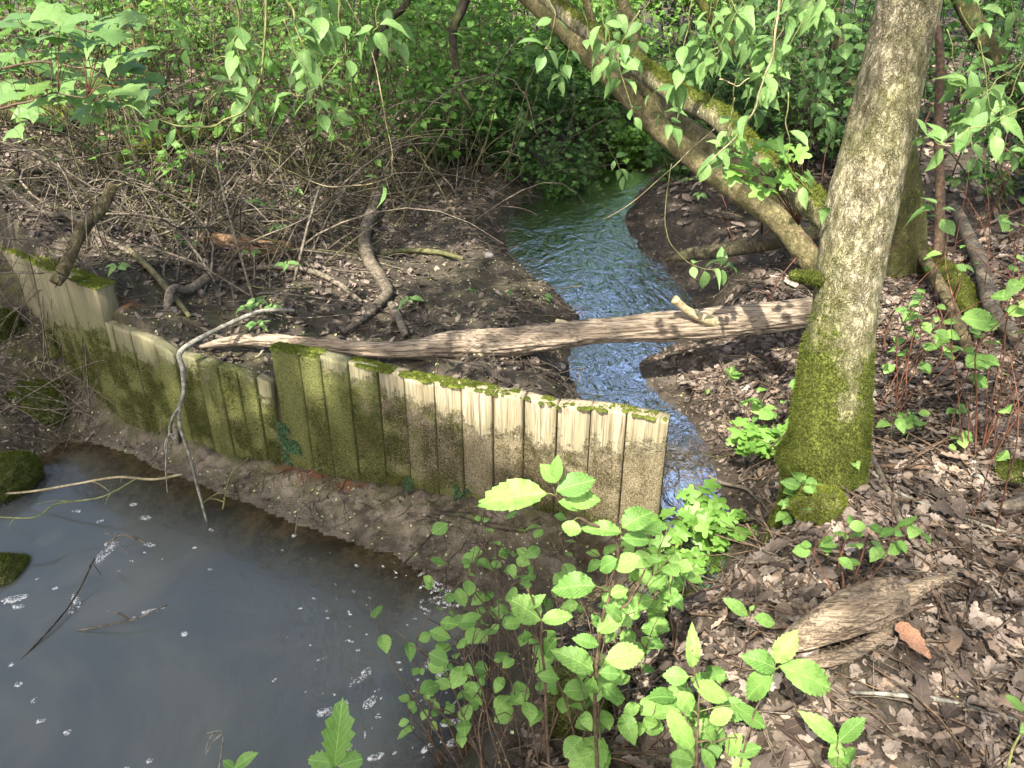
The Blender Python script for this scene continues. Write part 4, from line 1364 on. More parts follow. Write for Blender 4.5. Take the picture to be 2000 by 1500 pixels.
def leaf_mtx(base, tip, nrm, wscale=1.0):
    y = np.asarray(tip, float) - base
    L = np.linalg.norm(y)
    y = y / L
    z = np.asarray(nrm, float)
    z = z - y * (z @ y)
    z /= np.linalg.norm(z) + 1e-9
    x = np.cross(y, z)
    m = Matrix.Identity(4)
    cz = random.choice((.4, .8, 1.0, 1.3, 1.8, 2.3)) * random.uniform(.8, 1.2)
    ws = wscale * random.uniform(.9, 1.08)
    for i in range(3):
        m[i][0], m[i][1], m[i][2], m[i][3] = x[i] * L * ws, y[i] * L, z[i] * L * cz, base[i]
    return m


def add_leaf(root, kind, base, tip, nrm, wscale=1.0, name='leaf'):
    o = bpy.data.objects.new(name, random.choice(LEAF[kind]))
    COL.objects.link(o)
    o.parent = root
    o.matrix_local = Matrix.Translation(-root.location) @ leaf_mtx(base, tip, nrm, wscale)
    return o


def stem_obj(root, P, r0, r1, mat, sides=5, n=None, amp=.0, name='stem', seed=0):
    n = n or max(6, len(P) * 4)
    Q = spline(P, n)
    if amp:
        Q = wob(Q, amp, seed)
    V, F, U = tube(Q, np.linspace(r0, r1, n), sides)
    obj(name, mesh(name, V - np.array(root.location), F, mat, None, U), root)
    return Q


def up_n(s=.45, cam_t=.25):
    """a leaf normal: mostly up, leaning to the open side"""
    n = np.array([random.gauss(0, s), random.gauss(-cam_t, s), 1.0])
    return n / np.linalg.norm(n)


# ------------------------------------------------------------------ near saplings with single leaves placed
Z2 = lambda u, v: (600 + .4334 * u, 850 + .4334 * v)
Z3 = lambda u, v: (1300 + .4334 * u, 850 + .4334 * v)


def sapling(name, label, stems, leaves, yv, kind='alder', smat='stem_brown', conv=Z2, r=.0045, cat='sapling', petiole=True, rat=.80):
    """stems: lists of (u,v,y); leaves: (bu,bv,tu,tv,width px) in conv's frame; yv(v) gives the distance"""
    allp = [np.array([aty(*p) for p in s]) for s in stems]
    root = thing(name, label, cat, allp[0][0])
    pts = []
    for i, P in enumerate(allp):
        Q = stem_obj(root, P, r * (1 if i == 0 else .6), r * .35, M[smat], 6, 30, .004, 'stem', i)
        pts.append(Q)
    pts = np.concatenate(pts)
    for bu, bv, tu, tv, w in leaves:
        (u0, v0), (u1, v1) = conv(bu, bv), conv(tu, tv)
        w = w * .4334
        y0 = yv(v0)
        b = aty(u0, v0, y0)
        L2 = math.hypot(u1 - u0, v1 - v0)
        depth = (b - CPOS) @ FW
        Lr = max(L2, w / rat) * depth / FOC          # true length, part of it may be foreshortened
        t2 = aty(u1, v1, y0)
        flat = np.linalg.norm(t2 - b)
        ex = math.sqrt(max(Lr ** 2 - flat ** 2, 0)) + random.uniform(-.15, .25) * Lr
        dv = (t2 - CPOS) / np.linalg.norm(t2 - CPOS)
        tip = t2 - dv * ex * (1 if v1 > v0 else -1) * .8
        n = -dv * .9 + np.array([random.gauss(0, .18), random.gauss(0, .12), .75])
        L3 = np.linalg.norm(tip - b)
        add_leaf(root, kind, b, tip, n, (w * depth / FOC) / (.80 * L3))
        if petiole:
            k = np.argmin(np.linalg.norm(pts - b, axis=1))
            q = pts[max(0, k - 1)]
            if np.linalg.norm(q - b) < .12:
                stem_obj(root, [q, (q + b) / 2 + (0, 0, .004), b], .0014, .001, M['stem_green'], 4, 5, 0, 'petiole')
    return root


yv1 = lambda v: 1.04 + (v - 965) / 535 * .14
sapling('alder_sapling', 'tallest leafy sapling with large toothed leaves in front of the fence end',
        [[(1168, 1540, 1.21), (1163, 1361, 1.16), (1176, 1218, 1.12), (1195, 1150, 1.10), (1207, 1055, 1.08), (1137, 1016, 1.06), (1090, 971, 1.045), (1074, 925, 1.04)],
         [(1163, 1361, 1.16), (1150, 1320, 1.15), (1100, 1290, 1.14)], [(1176, 1218, 1.12), (1230, 1170, 1.12), (1260, 1110, 1.11)], [(1207, 1050, 1.08), (1218, 1000, 1.07)]],
        [(1070, 265, 757, 282, 150), (1120, 210, 1055, 130, 70), (1115, 215, 1130, 92, 62), (1128, 250, 1295, 190, 112), (1180, 305, 1310, 268, 105), (1135, 300, 1250, 325, 62),
         (1410, 440, 1265, 390, 80), (1425, 415, 1540, 330, 118), (1420, 465, 1560, 465, 80), (1200, 385, 1180, 455, 86), (1395, 560, 1305, 605, 80), (1385, 600, 1500, 545, 100),
         (1292, 680, 1120, 665, 118), (1310, 880, 1425, 805, 92), (1310, 945, 1208, 905, 74), (1282, 1060, 1163, 965, 108), (1350, 1010, 1520, 975, 125), (1318, 1070, 1415, 1075, 66),
         (1290, 1090, 1270, 1180, 60), (1330, 1130, 1415, 1170, 62), (1370, 720, 1440, 690, 60), (1340, 770, 1430, 830, 70)], yv1)
sapling('alder_sapling', 'leafy sapling left of the tallest one with a drooping broad leaf pair',
        [[(1075, 1545, 1.26), (1068, 1400, 1.24), (1062, 1290, 1.22), (1055, 1210, 1.21), (1030, 1150, 1.2)], [(1060, 1260, 1.22), (1010, 1215, 1.22)]],
        [(1050, 830, 925, 735, 130), (1060, 835, 1190, 800, 84), (1125, 915, 1040, 1005, 90), (1040, 1085, 1140, 1090, 62), (960, 845, 890, 850, 60), (1000, 780, 1060, 720, 50), (980, 880, 1000, 950, 55), (1080, 880, 1130, 940, 50)], lambda v: 1.21)
sapling('alder_sapling', 'sapling with one very large leaf reaching over the driftwood',
        [[(1440, 1560, 1.13), (1450, 1480, 1.13), (1480, 1380, 1.13), (1512, 1305, 1.13)], [(1450, 1480, 1.13), (1425, 1400, 1.14)]],
        [(490, 1050, 395, 985, 112), (500, 1020, 575, 900, 108), (520, 1045, 795, 1142, 138), (485, 1075, 335, 1185, 110), (470, 1075, 440, 1090, 30)], lambda v: 1.13, conv=Z3, r=.0035)
sapling('alder_sapling', 'dense sapling with stacked leaves right of the tallest one at the bottom edge',
        [[(1360, 1560, 1.12), (1362, 1450, 1.12), (1366, 1370, 1.13), (1352, 1270, 1.14)], [(1362, 1450, 1.12), (1330, 1380, 1.13)], [(1362, 1450, 1.12), (1440, 1440, 1.13)]],
        [(120, 1040, 130, 905, 66), (100, 1090, -10, 1080, 86), (275, 1190, 125, 1115, 102), (310, 1215, 462, 1322, 88), (120, 1240, 65, 1165, 90), (115, 1410, 30, 1255, 112), (310, 1440, 435, 1400, 72), (200, 1290, 300, 1240, 80),
         (180, 1330, 240, 1390, 62), (120, 1470, 20, 1440, 70), (280, 1440, 330, 1350, 80), (300, 1500, 380, 1470, 70), (215, 1500, 170, 1420, 60)], lambda v: 1.13, conv=Z3, r=.004)
sapling('alder_sapling', 'small two pair seedling at the bottom edge below the driftwood',
        [[(1640, 1560, 1.12), (1638, 1500, 1.13), (1636, 1445, 1.13)]],
        [(770, 1380, 655, 1260, 88), (782, 1380, 896, 1272, 86), (775, 1495, 772, 1400, 82), (800, 1415, 885, 1500, 80)], lambda v: 1.13, conv=Z3, r=.003)
sapling('alder_sapling', 'slim seedling with a pair of small leaves left of the driftwood',
        [[(1440, 1330, 1.5), (1455, 1260, 1.52), (1466, 1200, 1.53)]], [(365, 812, 285, 738, 62), (400, 822, 502, 846, 62), (380, 790, 395, 770, 20)], lambda v: 1.52, conv=Z3, r=.0025)
sapling('alder_sapling', 'yellowish stem with one leaf at the lower right corner',
        [[(1958, 1540, 1.12), (1985, 1450, 1.13), (2030, 1400, 1.14)]], [(1615, 1238, 1535, 1172, 56), (1600, 1340, 1680, 1300, 60)], lambda v: 1.13, conv=Z3, r=.004, smat='stem_green')
sapling('oak_seedling', 'lobed leafy seedling tip at the bottom edge in front of the pool',
        [[(648, 1580, 1.08), (650, 1500, 1.1), (654, 1470, 1.1)]], [(120, 1490, 152, 1258, 145), (130, 1480, 0, 1455, 92), (140, 1490, 250, 1455, 110), (110, 1500, 60, 1560, 80)], lambda v: 1.1, 'oak', conv=Z2, r=.003, smat='stem_green', petiole=False)
sapling('oak_seedling', 'tiny two leaf sprig at the bottom edge beside the dry stalk',
        [[(462, 1560, 1.12), (458, 1500, 1.13)]], [(-325, 1500, -240, 1430, 60), (-330, 1500, -380, 1465, 40)], lambda v: 1.13, 'alder', conv=Z2, r=.002, smat='stem_green', petiole=False)


# ------------------------------------------------------------------ clumps of shoots
def clump(name, label, base, n, spread, hmin, hmax, lean, smat, kind, nl, size, cat='shrub', r=.004, group=None, zfix=None, top=.45, bend=.12, paired=False, twigs=1):
    """base: (u, v) of the clump's middle on the ground"""
    b = gp(*base) if zfix is None else atz(base[0], base[1], zfix)
    root = thing(name, label, cat, b, group)
    for i in range(n):
        a = random.random() * 6.28
        q = b + np.array([math.cos(a), math.sin(a), 0]) * spread * math.sqrt(random.random())
        q[2] = float(hgt(q[0], q[1])) - .02
        h = random.uniform(hmin, hmax)
        d = np.array([lean[0] + random.gauss(0, .16), lean[1] + random.gauss(0, .14), 1.0]) * h
        bn = np.array([random.gauss(0, bend), random.gauss(0, bend), 0]) * h
        P = np.array([q, q + d * .35 + bn * .5, q + d * .7 + bn, q + d])
        Q = stem_obj(root, P, r * random.uniform(.7, 1.2), r * .35, M[smat], 5, 16, .012 * h, 'stem', i + random.random() * 9)
        for k in range(twigs):
            j = random.randrange(6, 14)
            e = Q[j] + np.array([random.gauss(0, .5), random.gauss(0, .5), random.uniform(.2, .8)]) * h * .28
            Q2 = stem_obj(root, [Q[j], (Q[j] + e) / 2 + (0, 0, .01), e], r * .45, r * .2, M[smat], 4, 6, .004, 'side_twig')
            if nl:
                add_leaf(root, kind, e, e + np.array([random.gauss(0, .6), random.gauss(-.1, .6), random.uniform(-.2, .3)]) * size, up_n(.4, .3))
        for k in range(nl):
            t = 1 - top * random.random() ** 1.5
            j = int(t * 15)
            p = Q[j]
            az = random.random() * 6.28
            s = size * random.uniform(.6, 1.25)
            for sgn in ((0, math.pi) if paired else (0,)):
                d = np.array([math.cos(az + sgn), math.sin(az + sgn), random.uniform(-.25, .5)])
                d /= np.linalg.norm(d)
                add_leaf(root, kind, p + d * .012, p + d * (.012 + s), up_n(.4, .3))
    return root


for lab, bs, n, sp_, h0, h1, ln, nl, sz in [
    ('thicket of thin brown shoots with small leaves right beside the riffle', (985, 1340), 22, .15, .38, .66, (-.05, .12), 2, .042),
    ('dense clump of brown shoots at the bottom edge right of the pool', (1010, 1470), 22, .14, .32, .58, (-.10, .05), 2, .044),
    ('sparse bent shoots leaning out over the pool at the bottom edge', (905, 1480), 10, .07, .28, .48, (-.35, .10), 2, .032),
    ('clump of leafy shoots between the tallest sapling and the clover-like maple', (1235, 1300), 12, .12, .25, .48, (.0, .1), 3, .058),
    ('low leafy shoots around the mossy hump near the bottom edge', (1190, 1480), 12, .12, .20, .42, (.05, .05), 3, .052),
    ('leafy brown shoots at the bottom edge under the stacked sapling', (1330, 1500), 7, .09, .15, .30, (.05, .0), 5, .055),
]:
    clump('shoot_clump', lab, bs, n, sp_, h0, h1, ln, 'stem_brown', 'alder', nl, sz, r=.0030, group='brown shoots on the near bank')
for lab, bs, n, sp_, h0, h1, nl, sz, mt in [
    ('clump of tall reddish shoots at the right edge with toothed leaves', (1900, 880), 12, .10, .55, .95, 3, .060, 'stem_red'),
    ('small shoot clump with bright leaf tips right of the trunk foot', (1655, 1150), 6, .05, .18, .34, 4, .045, 'stem_red'),
    ('thin reddish shoots beside the trunk with dark leaves behind them', (1760, 800), 9, .13, .40, .70, 3, .055, 'stem_red'),
    ('hazel shoots with broad leaves on the left of the trunk foot', (1490, 890), 5, .07, .20, .45, 3, .075, 'stem_brown'),
    ('leafy shoots at the right edge beside the grey branch', (1985, 640), 7, .15, .50, .90, 3, .065, 'stem_red'),
    ('few low seedlings standing in dead leaves right of the trunk roots', (1790, 860), 5, .14, .08, .18, 5, .045, 'stem_green'),
    ('lone reddish shoots at the right edge in dead leaves', (1960, 1000), 4, .16, .35, .70, 1, .045, 'stem_red'),
    ('low seedlings with oval leaves just below the trunk roots', (1600, 1000), 5, .10, .10, .20, 5, .048, 'stem_green'),
]:
    clump('shoot_clump', lab, bs, n, sp_, h0, h1, (.05, 0), mt, 'alder', nl, sz, r=.0035, group='shoots around the mossy tree')
# field maple: low bright patch at the fence end
for lab, c, n, sp_ in [('bright low field maple hanging over the channel at the fence end', (1365, 1075), 20, .24), ('bright field maple shoots creeping up to the trunk foot', (1475, 930), 10, .12),
                       ('lowest sprays of bright field maple over the dark outlet', (1300, 1140), 10, .13)]:
    b = gp(*c)
    root = thing('field_maple', lab, 'shrub', b, 'field maples at the fence end')
    for i in range(n):
        a = random.random() * 6.28
        q = b + np.array([random.uniform(.0, .12), random.uniform(-.05, .05), 0])
        e = b + np.array([math.cos(a) * sp_ * random.uniform(.3, 1), math.sin(a) * sp_ * random.uniform(.3, 1) * .8, random.uniform(.10, .26)])
        q[2] = float(hgt(q[0], q[1])) - .01
        Q = stem_obj(root, [q, (q + e) / 2 + (0, 0, .04), e], .002, .001, M['stem_red'], 4, 9)
        for k in range(5):
            p = Q[random.randrange(4, 9)]
            d = np.array([random.gauss(0, 1), random.gauss(-.25, 1), random.uniform(-.1, .5)])
            d /= np.linalg.norm(d)
            s = random.uniform(.050, .082)
            pb = p + d * .02
            add_leaf(root, 'field', pb, pb + d * s * 1.1, up_n(.35, .45))


# ------------------------------------------------------------------ hanging sprigs with opposite leaves
def sprig(label, pts, pairs, size, kind='dogwood', smat='stem_green', r=.003, start=.3, name='dogwood_sprig', cat='branch', group=None, tipc=2, jit=.0):
    P = np.array([aty(u, v, y) for u, v, y in pts])
    root = thing(name, label, cat, P[0], group)
    Q = stem_obj(root, P, r, r * .45, M[smat], 5, max(14, len(P) * 6), .01, 'stem', random.random() * 50)
    n = len(Q)
    T = np.gradient(Q, axis=0)
    T /= np.linalg.norm(T, axis=1)[:, None]
    az = random.random() * 3.14
    for k in range(pairs):
        j = min(n - 1, int((start + (1 - start) * (k + .6) / max(pairs, 1)) * (n - 1)))
        az += 1.35
        ax1 = np.cross(T[j], (0, 0, 1.0))
        ax1 /= np.linalg.norm(ax1) + 1e-6
        ax2 = np.cross(T[j], ax1)
        for sg in (1, -1):
            d = (ax1 * math.cos(az) + ax2 * math.sin(az)) * sg + T[j] * random.uniform(.1, .6) + np.array([0, -.1, random.uniform(-.45, .15)])
            d /= np.linalg.norm(d)
            s = size * random.uniform(.65, 1.2)
            b = Q[j] + d * .01
            add_leaf(root, kind, b, b + d * s, up_n(.35, .35), random.uniform(.85, 1.1))
    for k in range(tipc):
        d = T[-1] + np.array([random.gauss(0, .7), random.gauss(0, .7), random.uniform(-.5, .1)])
        d /= np.linalg.norm(d)
        s = size * random.uniform(.6, 1.1)
        add_leaf(root, kind, Q[-1], Q[-1] + d * s, up_n(.35, .35))
    return root


SZ = .064
for lab, pts, pairs, st in [
    ('long green dogwood shoot curving down from the top and bending left over the brush', [(522, -40, 2.2), (518, 100, 2.2), (492, 200, 2.2), (440, 240, 2.25), (350, 246, 2.3), (300, 225, 2.3), (284, 198, 2.3)], 3, .62),
    ('dogwood sprig with a heart shaped leaf hanging left of the long green shoot', [(455, -40, 2.1), (470, 40, 2.12), (462, 90, 2.12), (468, 110, 2.12)], 4, .25),
    ('arching dogwood sprig with drooping leaf in front of the maple', [(470, 112, 2.3), (420, 115, 2.3), (375, 95, 2.3), (352, 60, 2.3)], 2, .6),
    ('dogwood sprig right of the long green shoot at the top', [(548, -30, 2.2), (570, 30, 2.2), (585, 80, 2.2), (600, 120, 2.2)], 4, .3),
    ('dogwood rosette low beside the long green shoot', [(500, 240, 2.25), (480, 205, 2.25), (462, 180, 2.25)], 2, .5),
    ('dogwood sprig with a spreading leaf trio over the left bank', [(660, 120, 2.4), (620, 170, 2.4), (590, 190, 2.4), (570, 182, 2.4)], 2, .6),
    ('thin looping pale stem swinging out over the left bank', [(660, -30, 2.5), (715, 70, 2.5), (745, 190, 2.5), (768, 290, 2.55), (762, 338, 2.55), (720, 362, 2.6), (640, 365, 2.6), (560, 332, 2.6)], 1, .2),
    ('dogwood sprig with two wide leaves at the top middle', [(745, -30, 2.3), (735, 30, 2.3), (730, 70, 2.3)], 2, .5),
    ('dogwood sprig hanging before the leaning tree at top', [(1068, -40, 2.3), (1078, 20, 2.3), (1070, 70, 2.3), (1062, 105, 2.3)], 2, .2),
    ('dogwood sprig with pale leaves crossing the mossy limb', [(1250, 20, 2.4), (1215, 90, 2.4), (1215, 150, 2.4), (1238, 230, 2.4)], 4, .2),
    ('long pale dead stem hanging diagonally left of the trunk', [(1526, -40, 2.2), (1512, 80, 2.2), (1490, 170, 2.22), (1450, 250, 2.25), (1385, 320, 2.3)], 3, .3),
    ('dogwood sprig whose leaf pair sits over the pale stem', [(1405, 155, 2.4), (1440, 165, 2.4), (1490, 140, 2.4), (1510, 120, 2.4)], 3, .3),
    ('dogwood sprig with the biggest leaves at the top left of the trunk', [(1612, -60, 2.1), (1604, 0, 2.1), (1600, 30, 2.1)], 3, .3),
    ('thin green stem with few leaves drooping to the trunk side', [(1540, 180, 2.3), (1538, 260, 2.3), (1555, 340, 2.32), (1615, 405, 2.35)], 2, .05),
    ('dogwood sprig with three leaf groups at the right of the trunk', [(2030, 205, 2.2), (1960, 230, 2.2), (1900, 250, 2.2), (1850, 282, 2.2), (1810, 262, 2.2)], 5, .25),
    ('dogwood sprig above the right hand leaf groups', [(2030, 90, 2.4), (1960, 150, 2.4), (1905, 185, 2.4), (1885, 165, 2.4)], 3, .3),
    ('upright dogwood shoot at the right of the trunk with hanging leaf', [(1850, 500, 3.0), (1838, 440, 3.0), (1828, 400, 3.0)], 2, .5),
    ('dogwood sprig with a leaf rosette drooping over the stream bank', [(1312, 320, 3.4), (1298, 420, 3.4), (1320, 490, 3.4), (1375, 525, 3.4), (1420, 520, 3.4)], 4, .6),
    ('leafy sprig dipping over the far water', [(1180, 270, 4.8), (1205, 320, 4.8), (1225, 345, 4.8)], 3, .3),
    ('long thin stem drooping into the stream from the right', [(1420, 230, 4.0), (1330, 310, 4.0), (1240, 390, 4.05), (1178, 430, 4.1)], 0, .5),
]:
    dead = 'pale' in lab and 'stem' in lab
    sprig(lab, pts, pairs, SZ if pts[0][2] < 3 else .085, smat='stem_pale' if dead or 'long thin' in lab else 'stem_green', r=.0036 if 'long' in lab else .0022, start=st, tipc=0 if pairs < 2 else 2)
# more sprigs of the same bushes
ZON = [(430, 780, -20, 210, 11, 'dogwood sprig among the hanging sprigs over the left bank'), (1030, 1260, -20, 150, 5, 'dogwood sprig hanging in front of the leaning tree'), (1300, 1680, 20, 330, 10, 'smaller dogwood sprig hanging further back over the stream'),
       (1290, 1660, -20, 300, 20, 'dogwood sprig among the leafy sprigs left of the mossy trunk'), (1860, 2010, -20, 330, 8, 'dogwood sprig among the leafy sprigs right of the mossy trunk')]
for u0, u1, v0, v1, n, lab in ZON:
    for i in range(n):
        y = random.uniform(2.1, 3.6) if n < 20 or i % 2 else random.uniform(2.8, 4.4)
        u, v = random.uniform(u0, u1), random.uniform(v0, v1)
        du = random.uniform(-70, 70)
        k = 2.3 / y
        pts = [(u - du * 1.2 * k, v - 150 * k, y), (u - du * .5 * k, v - 70 * k, y), (u, v, y), (u + du * .4 * k, v + 30 * k, y)]
        sprig(lab, pts, random.choice((2, 3, 3, 4)), SZ * random.uniform(.8, 1.15) * (1.0 if y < 2.9 else 1.15), r=.0018, start=.25, group=lab.replace('dogwood sprig', 'dogwood sprigs'))
# field maple on the mossy limb
root = thing('field_maple', 'field maple spray with small lobed leaves growing against the mossy limb', 'shrub', aty(1560, 440, 2.75))
for (u, v) in [(1430, 275), (1450, 300), (1490, 275), (1520, 300), (1475, 320), (1510, 340), (1545, 305), (1570, 345), (1500, 365), (1455, 345), (1535, 365), (1580, 385), (1555, 350), (1440, 330)]:
    e = aty(u, v, random.uniform(2.55, 2.8))
    Q = stem_obj(root, [np.array(root.location), (np.array(root.location) + e) / 2 + (0, 0, .03), e], .002, .001, M['stem_red'], 4, 8)
    for k in range(3):
        d = np.array([random.gauss(0, 1), random.gauss(-.4, .8), random.uniform(-.4, .3)])
        d /= np.linalg.norm(d)
        s = random.uniform(.05, .075)
        add_leaf(root, 'field', e + d * .015, e + d * (.015 + s), up_n(.3, .6))
# maple boughs at the top left
mp = [(30, 255), (35, 30), (95, 15), (150, 35), (205, 55), (250, 45), (60, 85), (110, 75), (165, 90), (20, 130), (75, 125), (125, 110), (180, 125), (225, 75), (45, 165), (95, 160), (140, 150), (190, 165), (240, 130), (15, 190), (75, 200),
      (135, 188), (195, 205), (250, 175), (275, 200), (110, 180), (30, 110), (280, 95), (235, 110), (300, 150), (10, 60), (160, 60), (70, 45), (215, 30), (50, 215), (160, 220)]
bpts = [[(-60, 150, 2.9), (60, 120, 2.9), (160, 130, 2.9), (260, 170, 2.9)], [(-60, 40, 3.0), (80, 30, 3.0), (180, 60, 3.0), (270, 100, 3.0)], [(-60, 220, 2.7), (20, 205, 2.7), (90, 185, 2.7), (170, 190, 2.7)]]
labs = ['middle maple bough with wide lobed leaves at the top left', 'upper maple bough with lobed leaves in the top left corner', 'lowest maple bough with the largest lobed leaves at the left edge']
roots, bq = [], []
for b, l in zip(bpts, labs):
    P = np.array([aty(*p) for p in b])
    root = thing('maple_bough', l, 'branch', P[0], 'maple boughs at the top left')
    bq.append(stem_obj(root, P, .006, .002, M['stem_brown'], 6, 24, .01))
    roots.append(root)
for i, (u, v) in enumerate(mp * 2):
    if i >= len(mp):
        u, v = u + random.uniform(-25, 25), v + random.uniform(-20, 20)
    y = random.uniform(2.6, 3.2)
    c = aty(u, v, y)
    bi = min(range(3), key=lambda q: np.min(np.linalg.norm(bq[q] - c, axis=1)))
    k = np.argmin(np.linalg.norm(bq[bi] - c, axis=1))
    s = random.uniform(.075, .112)
    d = np.array([random.gauss(.1, .7), -1.0, random.uniform(-.45, .0)])
    d /= np.linalg.norm(d)
    b = c - d * s * .4
    stem_obj(roots[bi], [bq[bi][k], (bq[bi][k] + b) / 2 + (0, 0, .02), b], .0016, .001, M['stem_red'], 4, 6, 0, 'petiole')
    add_leaf(roots[bi], 'maple', b, b + d * s, up_n(.28, .35), 1.05)
# small seedlings with leaf rosettes on the left bank
for k, (u, v, h) in enumerate([(490, 392, .22), (520, 398, .2), (545, 440, .2), (575, 425, .22), (490, 490, .18), (560, 515, .10), (500, 590, .12), (530, 600, .12), (505, 632, .08), (575, 370, .25), (480, 600, .1), (655, 265, .35), (690, 300, .25), (610, 305, .2), (230, 520, .06), (800, 585, .05), (200, 350, .2), (370, 400, .2), (1345, 350, .3), (1365, 380, .2)]):
    b = gp(u, v + 15)
    y = b[1] - .15
    top = aty(u, v, y)
    b = np.array([top[0] + .03, y + .05, float(hgt(top[0] + .03, y + .05))])
    root = thing('seedling', 'bright seedling rosette on the bank behind the fence', 'seedling', b, 'seedlings on the banks')
    stem_obj(root, [b, (b + top) / 2 + (.02, 0, 0), top], .002, .001, M['stem_green'], 4, 8)
    a0 = random.random() * 6
    for j in range(5):
        a = a0 + j * 1.256
        d = np.array([math.cos(a), math.sin(a) * .9, random.uniform(-.15, .25)])
        add_leaf(root, 'dogwood', top + d * .008, top + d * random.uniform(.05, .08), up_n(.2, .4))


# ------------------------------------------------------------------ scattered shapes in one mesh
def scatter(T, P, X, Y, Z, sc):
    """template vertices carried by per-item frames"""
    V = T[0][None] * sc[:, None, :]
    W_ = P[:, None] + V[..., 0:1] * X[:, None] + V[..., 1:2] * Y[:, None] + V[..., 2:3] * Z[:, None]
    return W_.reshape(-1, 3)


def frames(N, n):
    """random heading about normals N"""
    A = rng.normal(0, 1, (n, 3))
    Y = A - N * (A * N).sum(1)[:, None]
    Y /= np.linalg.norm(Y, axis=1)[:, None] + 1e-9
    return np.cross(Y, N), Y, N


def scatter_mesh(name, Ts, P, X, Y, Z, sc, rnd, mat):
    """several templates dealt round the items; all faces made quads or triangles"""
    Vs, Fs, Rs, Us, off = [], [], [], [], 0
    n = len(P)
    which = np.arange(n) % len(Ts)
    for k, T in enumerate(Ts):
        i = which == k
        m = int(i.sum())
        if not m:
            continue
        Vs.append(scatter(T, P[i], X[i], Y[i], Z[i], sc[i]))
        f = []
        for q in T[1]:
            f += [q] if len(q) == 3 else [[q[0], q[1], q[2]], [q[0], q[2], q[3]]]
        f = np.array(f)
        nv = len(T[0])
        Fs.append((f[None] + (np.arange(m) * nv)[:, None, None]).reshape(-1, 3) + off)
        off += m * nv
        Rs.append(np.repeat(rnd[i], nv))
        Us.append(np.tile(T[2], (m, 1)))
    return mesh(name, np.concatenate(Vs), np.concatenate(Fs), mat, {'rnd': np.concatenate(Rs)}, np.concatenate(Us))


def dead(rows, wide, seed, curl, lob=0.0):
    rs = np.random.default_rng(seed)
    V, U = [], []
    bx = rs.normal(0, .12)
    for i in range(rows + 1):
        t = i / rows
        w = wide * (math.sin(math.pi * min(max(t, .04), .97) ** 1.05) ** .6)
        if lob and 0 < i < rows:
            w *= 1 + (lob if i % 2 else -lob)
        for f in (-1, 0, 1):
            a = curl * f * (.6 + .8 * t)
            x = math.sin(a) / max(abs(curl), .2) * w * (1 if f else 0) if abs(curl) > .2 else f * w
            z = (1 - math.cos(a)) / max(abs(curl), .2) * w + rs.normal(0, .035) + .5 * rs.normal(0, .3) * (t - .5) ** 2
            V.append((x + bx * (t - .5) ** 2, t - .5, z + .25 * curl * (t - .5) ** 2))
            U.append((.5 + .5 * f, t))
    F = [[i * 3 + k, i * 3 + k + 1, i * 3 + k + 4, i * 3 + k + 3] for i in range(rows) for k in (0, 1)]
    return np.array(V), F, np.array(U)


DEAD_N = [dead(8, .30, 1, .9, .22), dead(6, .26, 2, 1.3), dead(8, .34, 3, .5, .25), dead(6, .22, 4, 1.9), dead(8, .32, 5, -.7, .18), dead(6, .36, 6, .3), dead(8, .28, 8, 1.5, .2)]
HERB0 = [ovate(2, .34, .8, .8, 0, 0, .2, .15, 0, 1, 40)]
DEAD_F = [dead(3, .30, 11, .9), dead(3, .24, 12, 1.4), dead(3, .34, 13, -.5)]


def ground_normals(x, y):
    e = .03
    gx = (hgt(x + e, y) - hgt(x - e, y)) / (2 * e)
    gy = (hgt(x, y + e) - hgt(x, y - e)) / (2 * e)
    N = np.stack([-gx, -gy, np.ones_like(gx)], 1)
    return N / np.linalg.norm(N, axis=1)[:, None]


def litter_pts(n, x0, x1, y0, y1, dens):
    x = rng.uniform(x0, x1, n)
    y = rng.uniform(y0, y1, n)
    h, ds, pd, fd, fp = height_full(x, y)
    d = np.minimum(ds, pd)
    k = rng.random(n) < dens(x, y, d, fd, h)
    # inside the view only, with a margin for a step to the side
    q = np.stack([x, y, h], 1) - CPOS
    zc = q @ FW
    u = q[:, 0] / np.maximum(zc, .1)
    v = (q @ UPV) / np.maximum(zc, .1)
    k &= (zc > .3) & (np.abs(u) < .95) & (v > -.75)
    return x[k], y[k]


def lay(name, x, y, Ts, size, r0, r1, tilt, lift, mat, aspect=1.0):
    n = len(x)
    N = ground_normals(x, y) + rng.normal(0, tilt, (n, 3)) * np.array([1, 1, .2])
    N[rng.random(n) < .3] *= np.array([-1, -1, -1])
    N /= np.linalg.norm(N, axis=1)[:, None]
    X, Y, Z = frames(N, n)
    s = size * rng.uniform(.55, 1.35, n)
    sc = np.stack([s * aspect, s, s], 1)
    P = np.stack([x, y, hgt(x, y) + rng.uniform(.002, lift, n)], 1)
    rnd = np.clip(r0 + (r1 - r0) * rng.random(n), 0, 1)
    return P, X, Y, Z, sc, rnd


# fine twigs lying about
def twig_stuff(name, x, y, lmin, lmax, r, mat, tilt=.12, lift=.02, curve=.12, sides=3, n=5):
    m = len(x)
    z = hgt(x, y)
    az = rng.uniform(0, 6.28, m)
    L = rng.uniform(lmin, lmax, m)
    el = rng.normal(0, tilt, m)
    D = np.stack([np.cos(az) * np.cos(el), np.sin(az) * np.cos(el), np.sin(el)], 1)
    B = rng.normal(0, curve, (m, 3)) * L[:, None]
    t = np.linspace(-.5, .5, n)
    Q = np.stack([x, y, z + rng.uniform(.003, lift, m)], 1)[:, None] + D[:, None] * (L[:, None] * t)[..., None] + B[:, None] * (1 - 4 * t ** 2)[None, :, None] * .5
    Q[..., 2] = np.maximum(Q[..., 2], hgt(Q[..., 0], Q[..., 1]) + .002)
    return tubes(name, Q, r * rng.uniform(.5, 1.5, m), mat, sides)


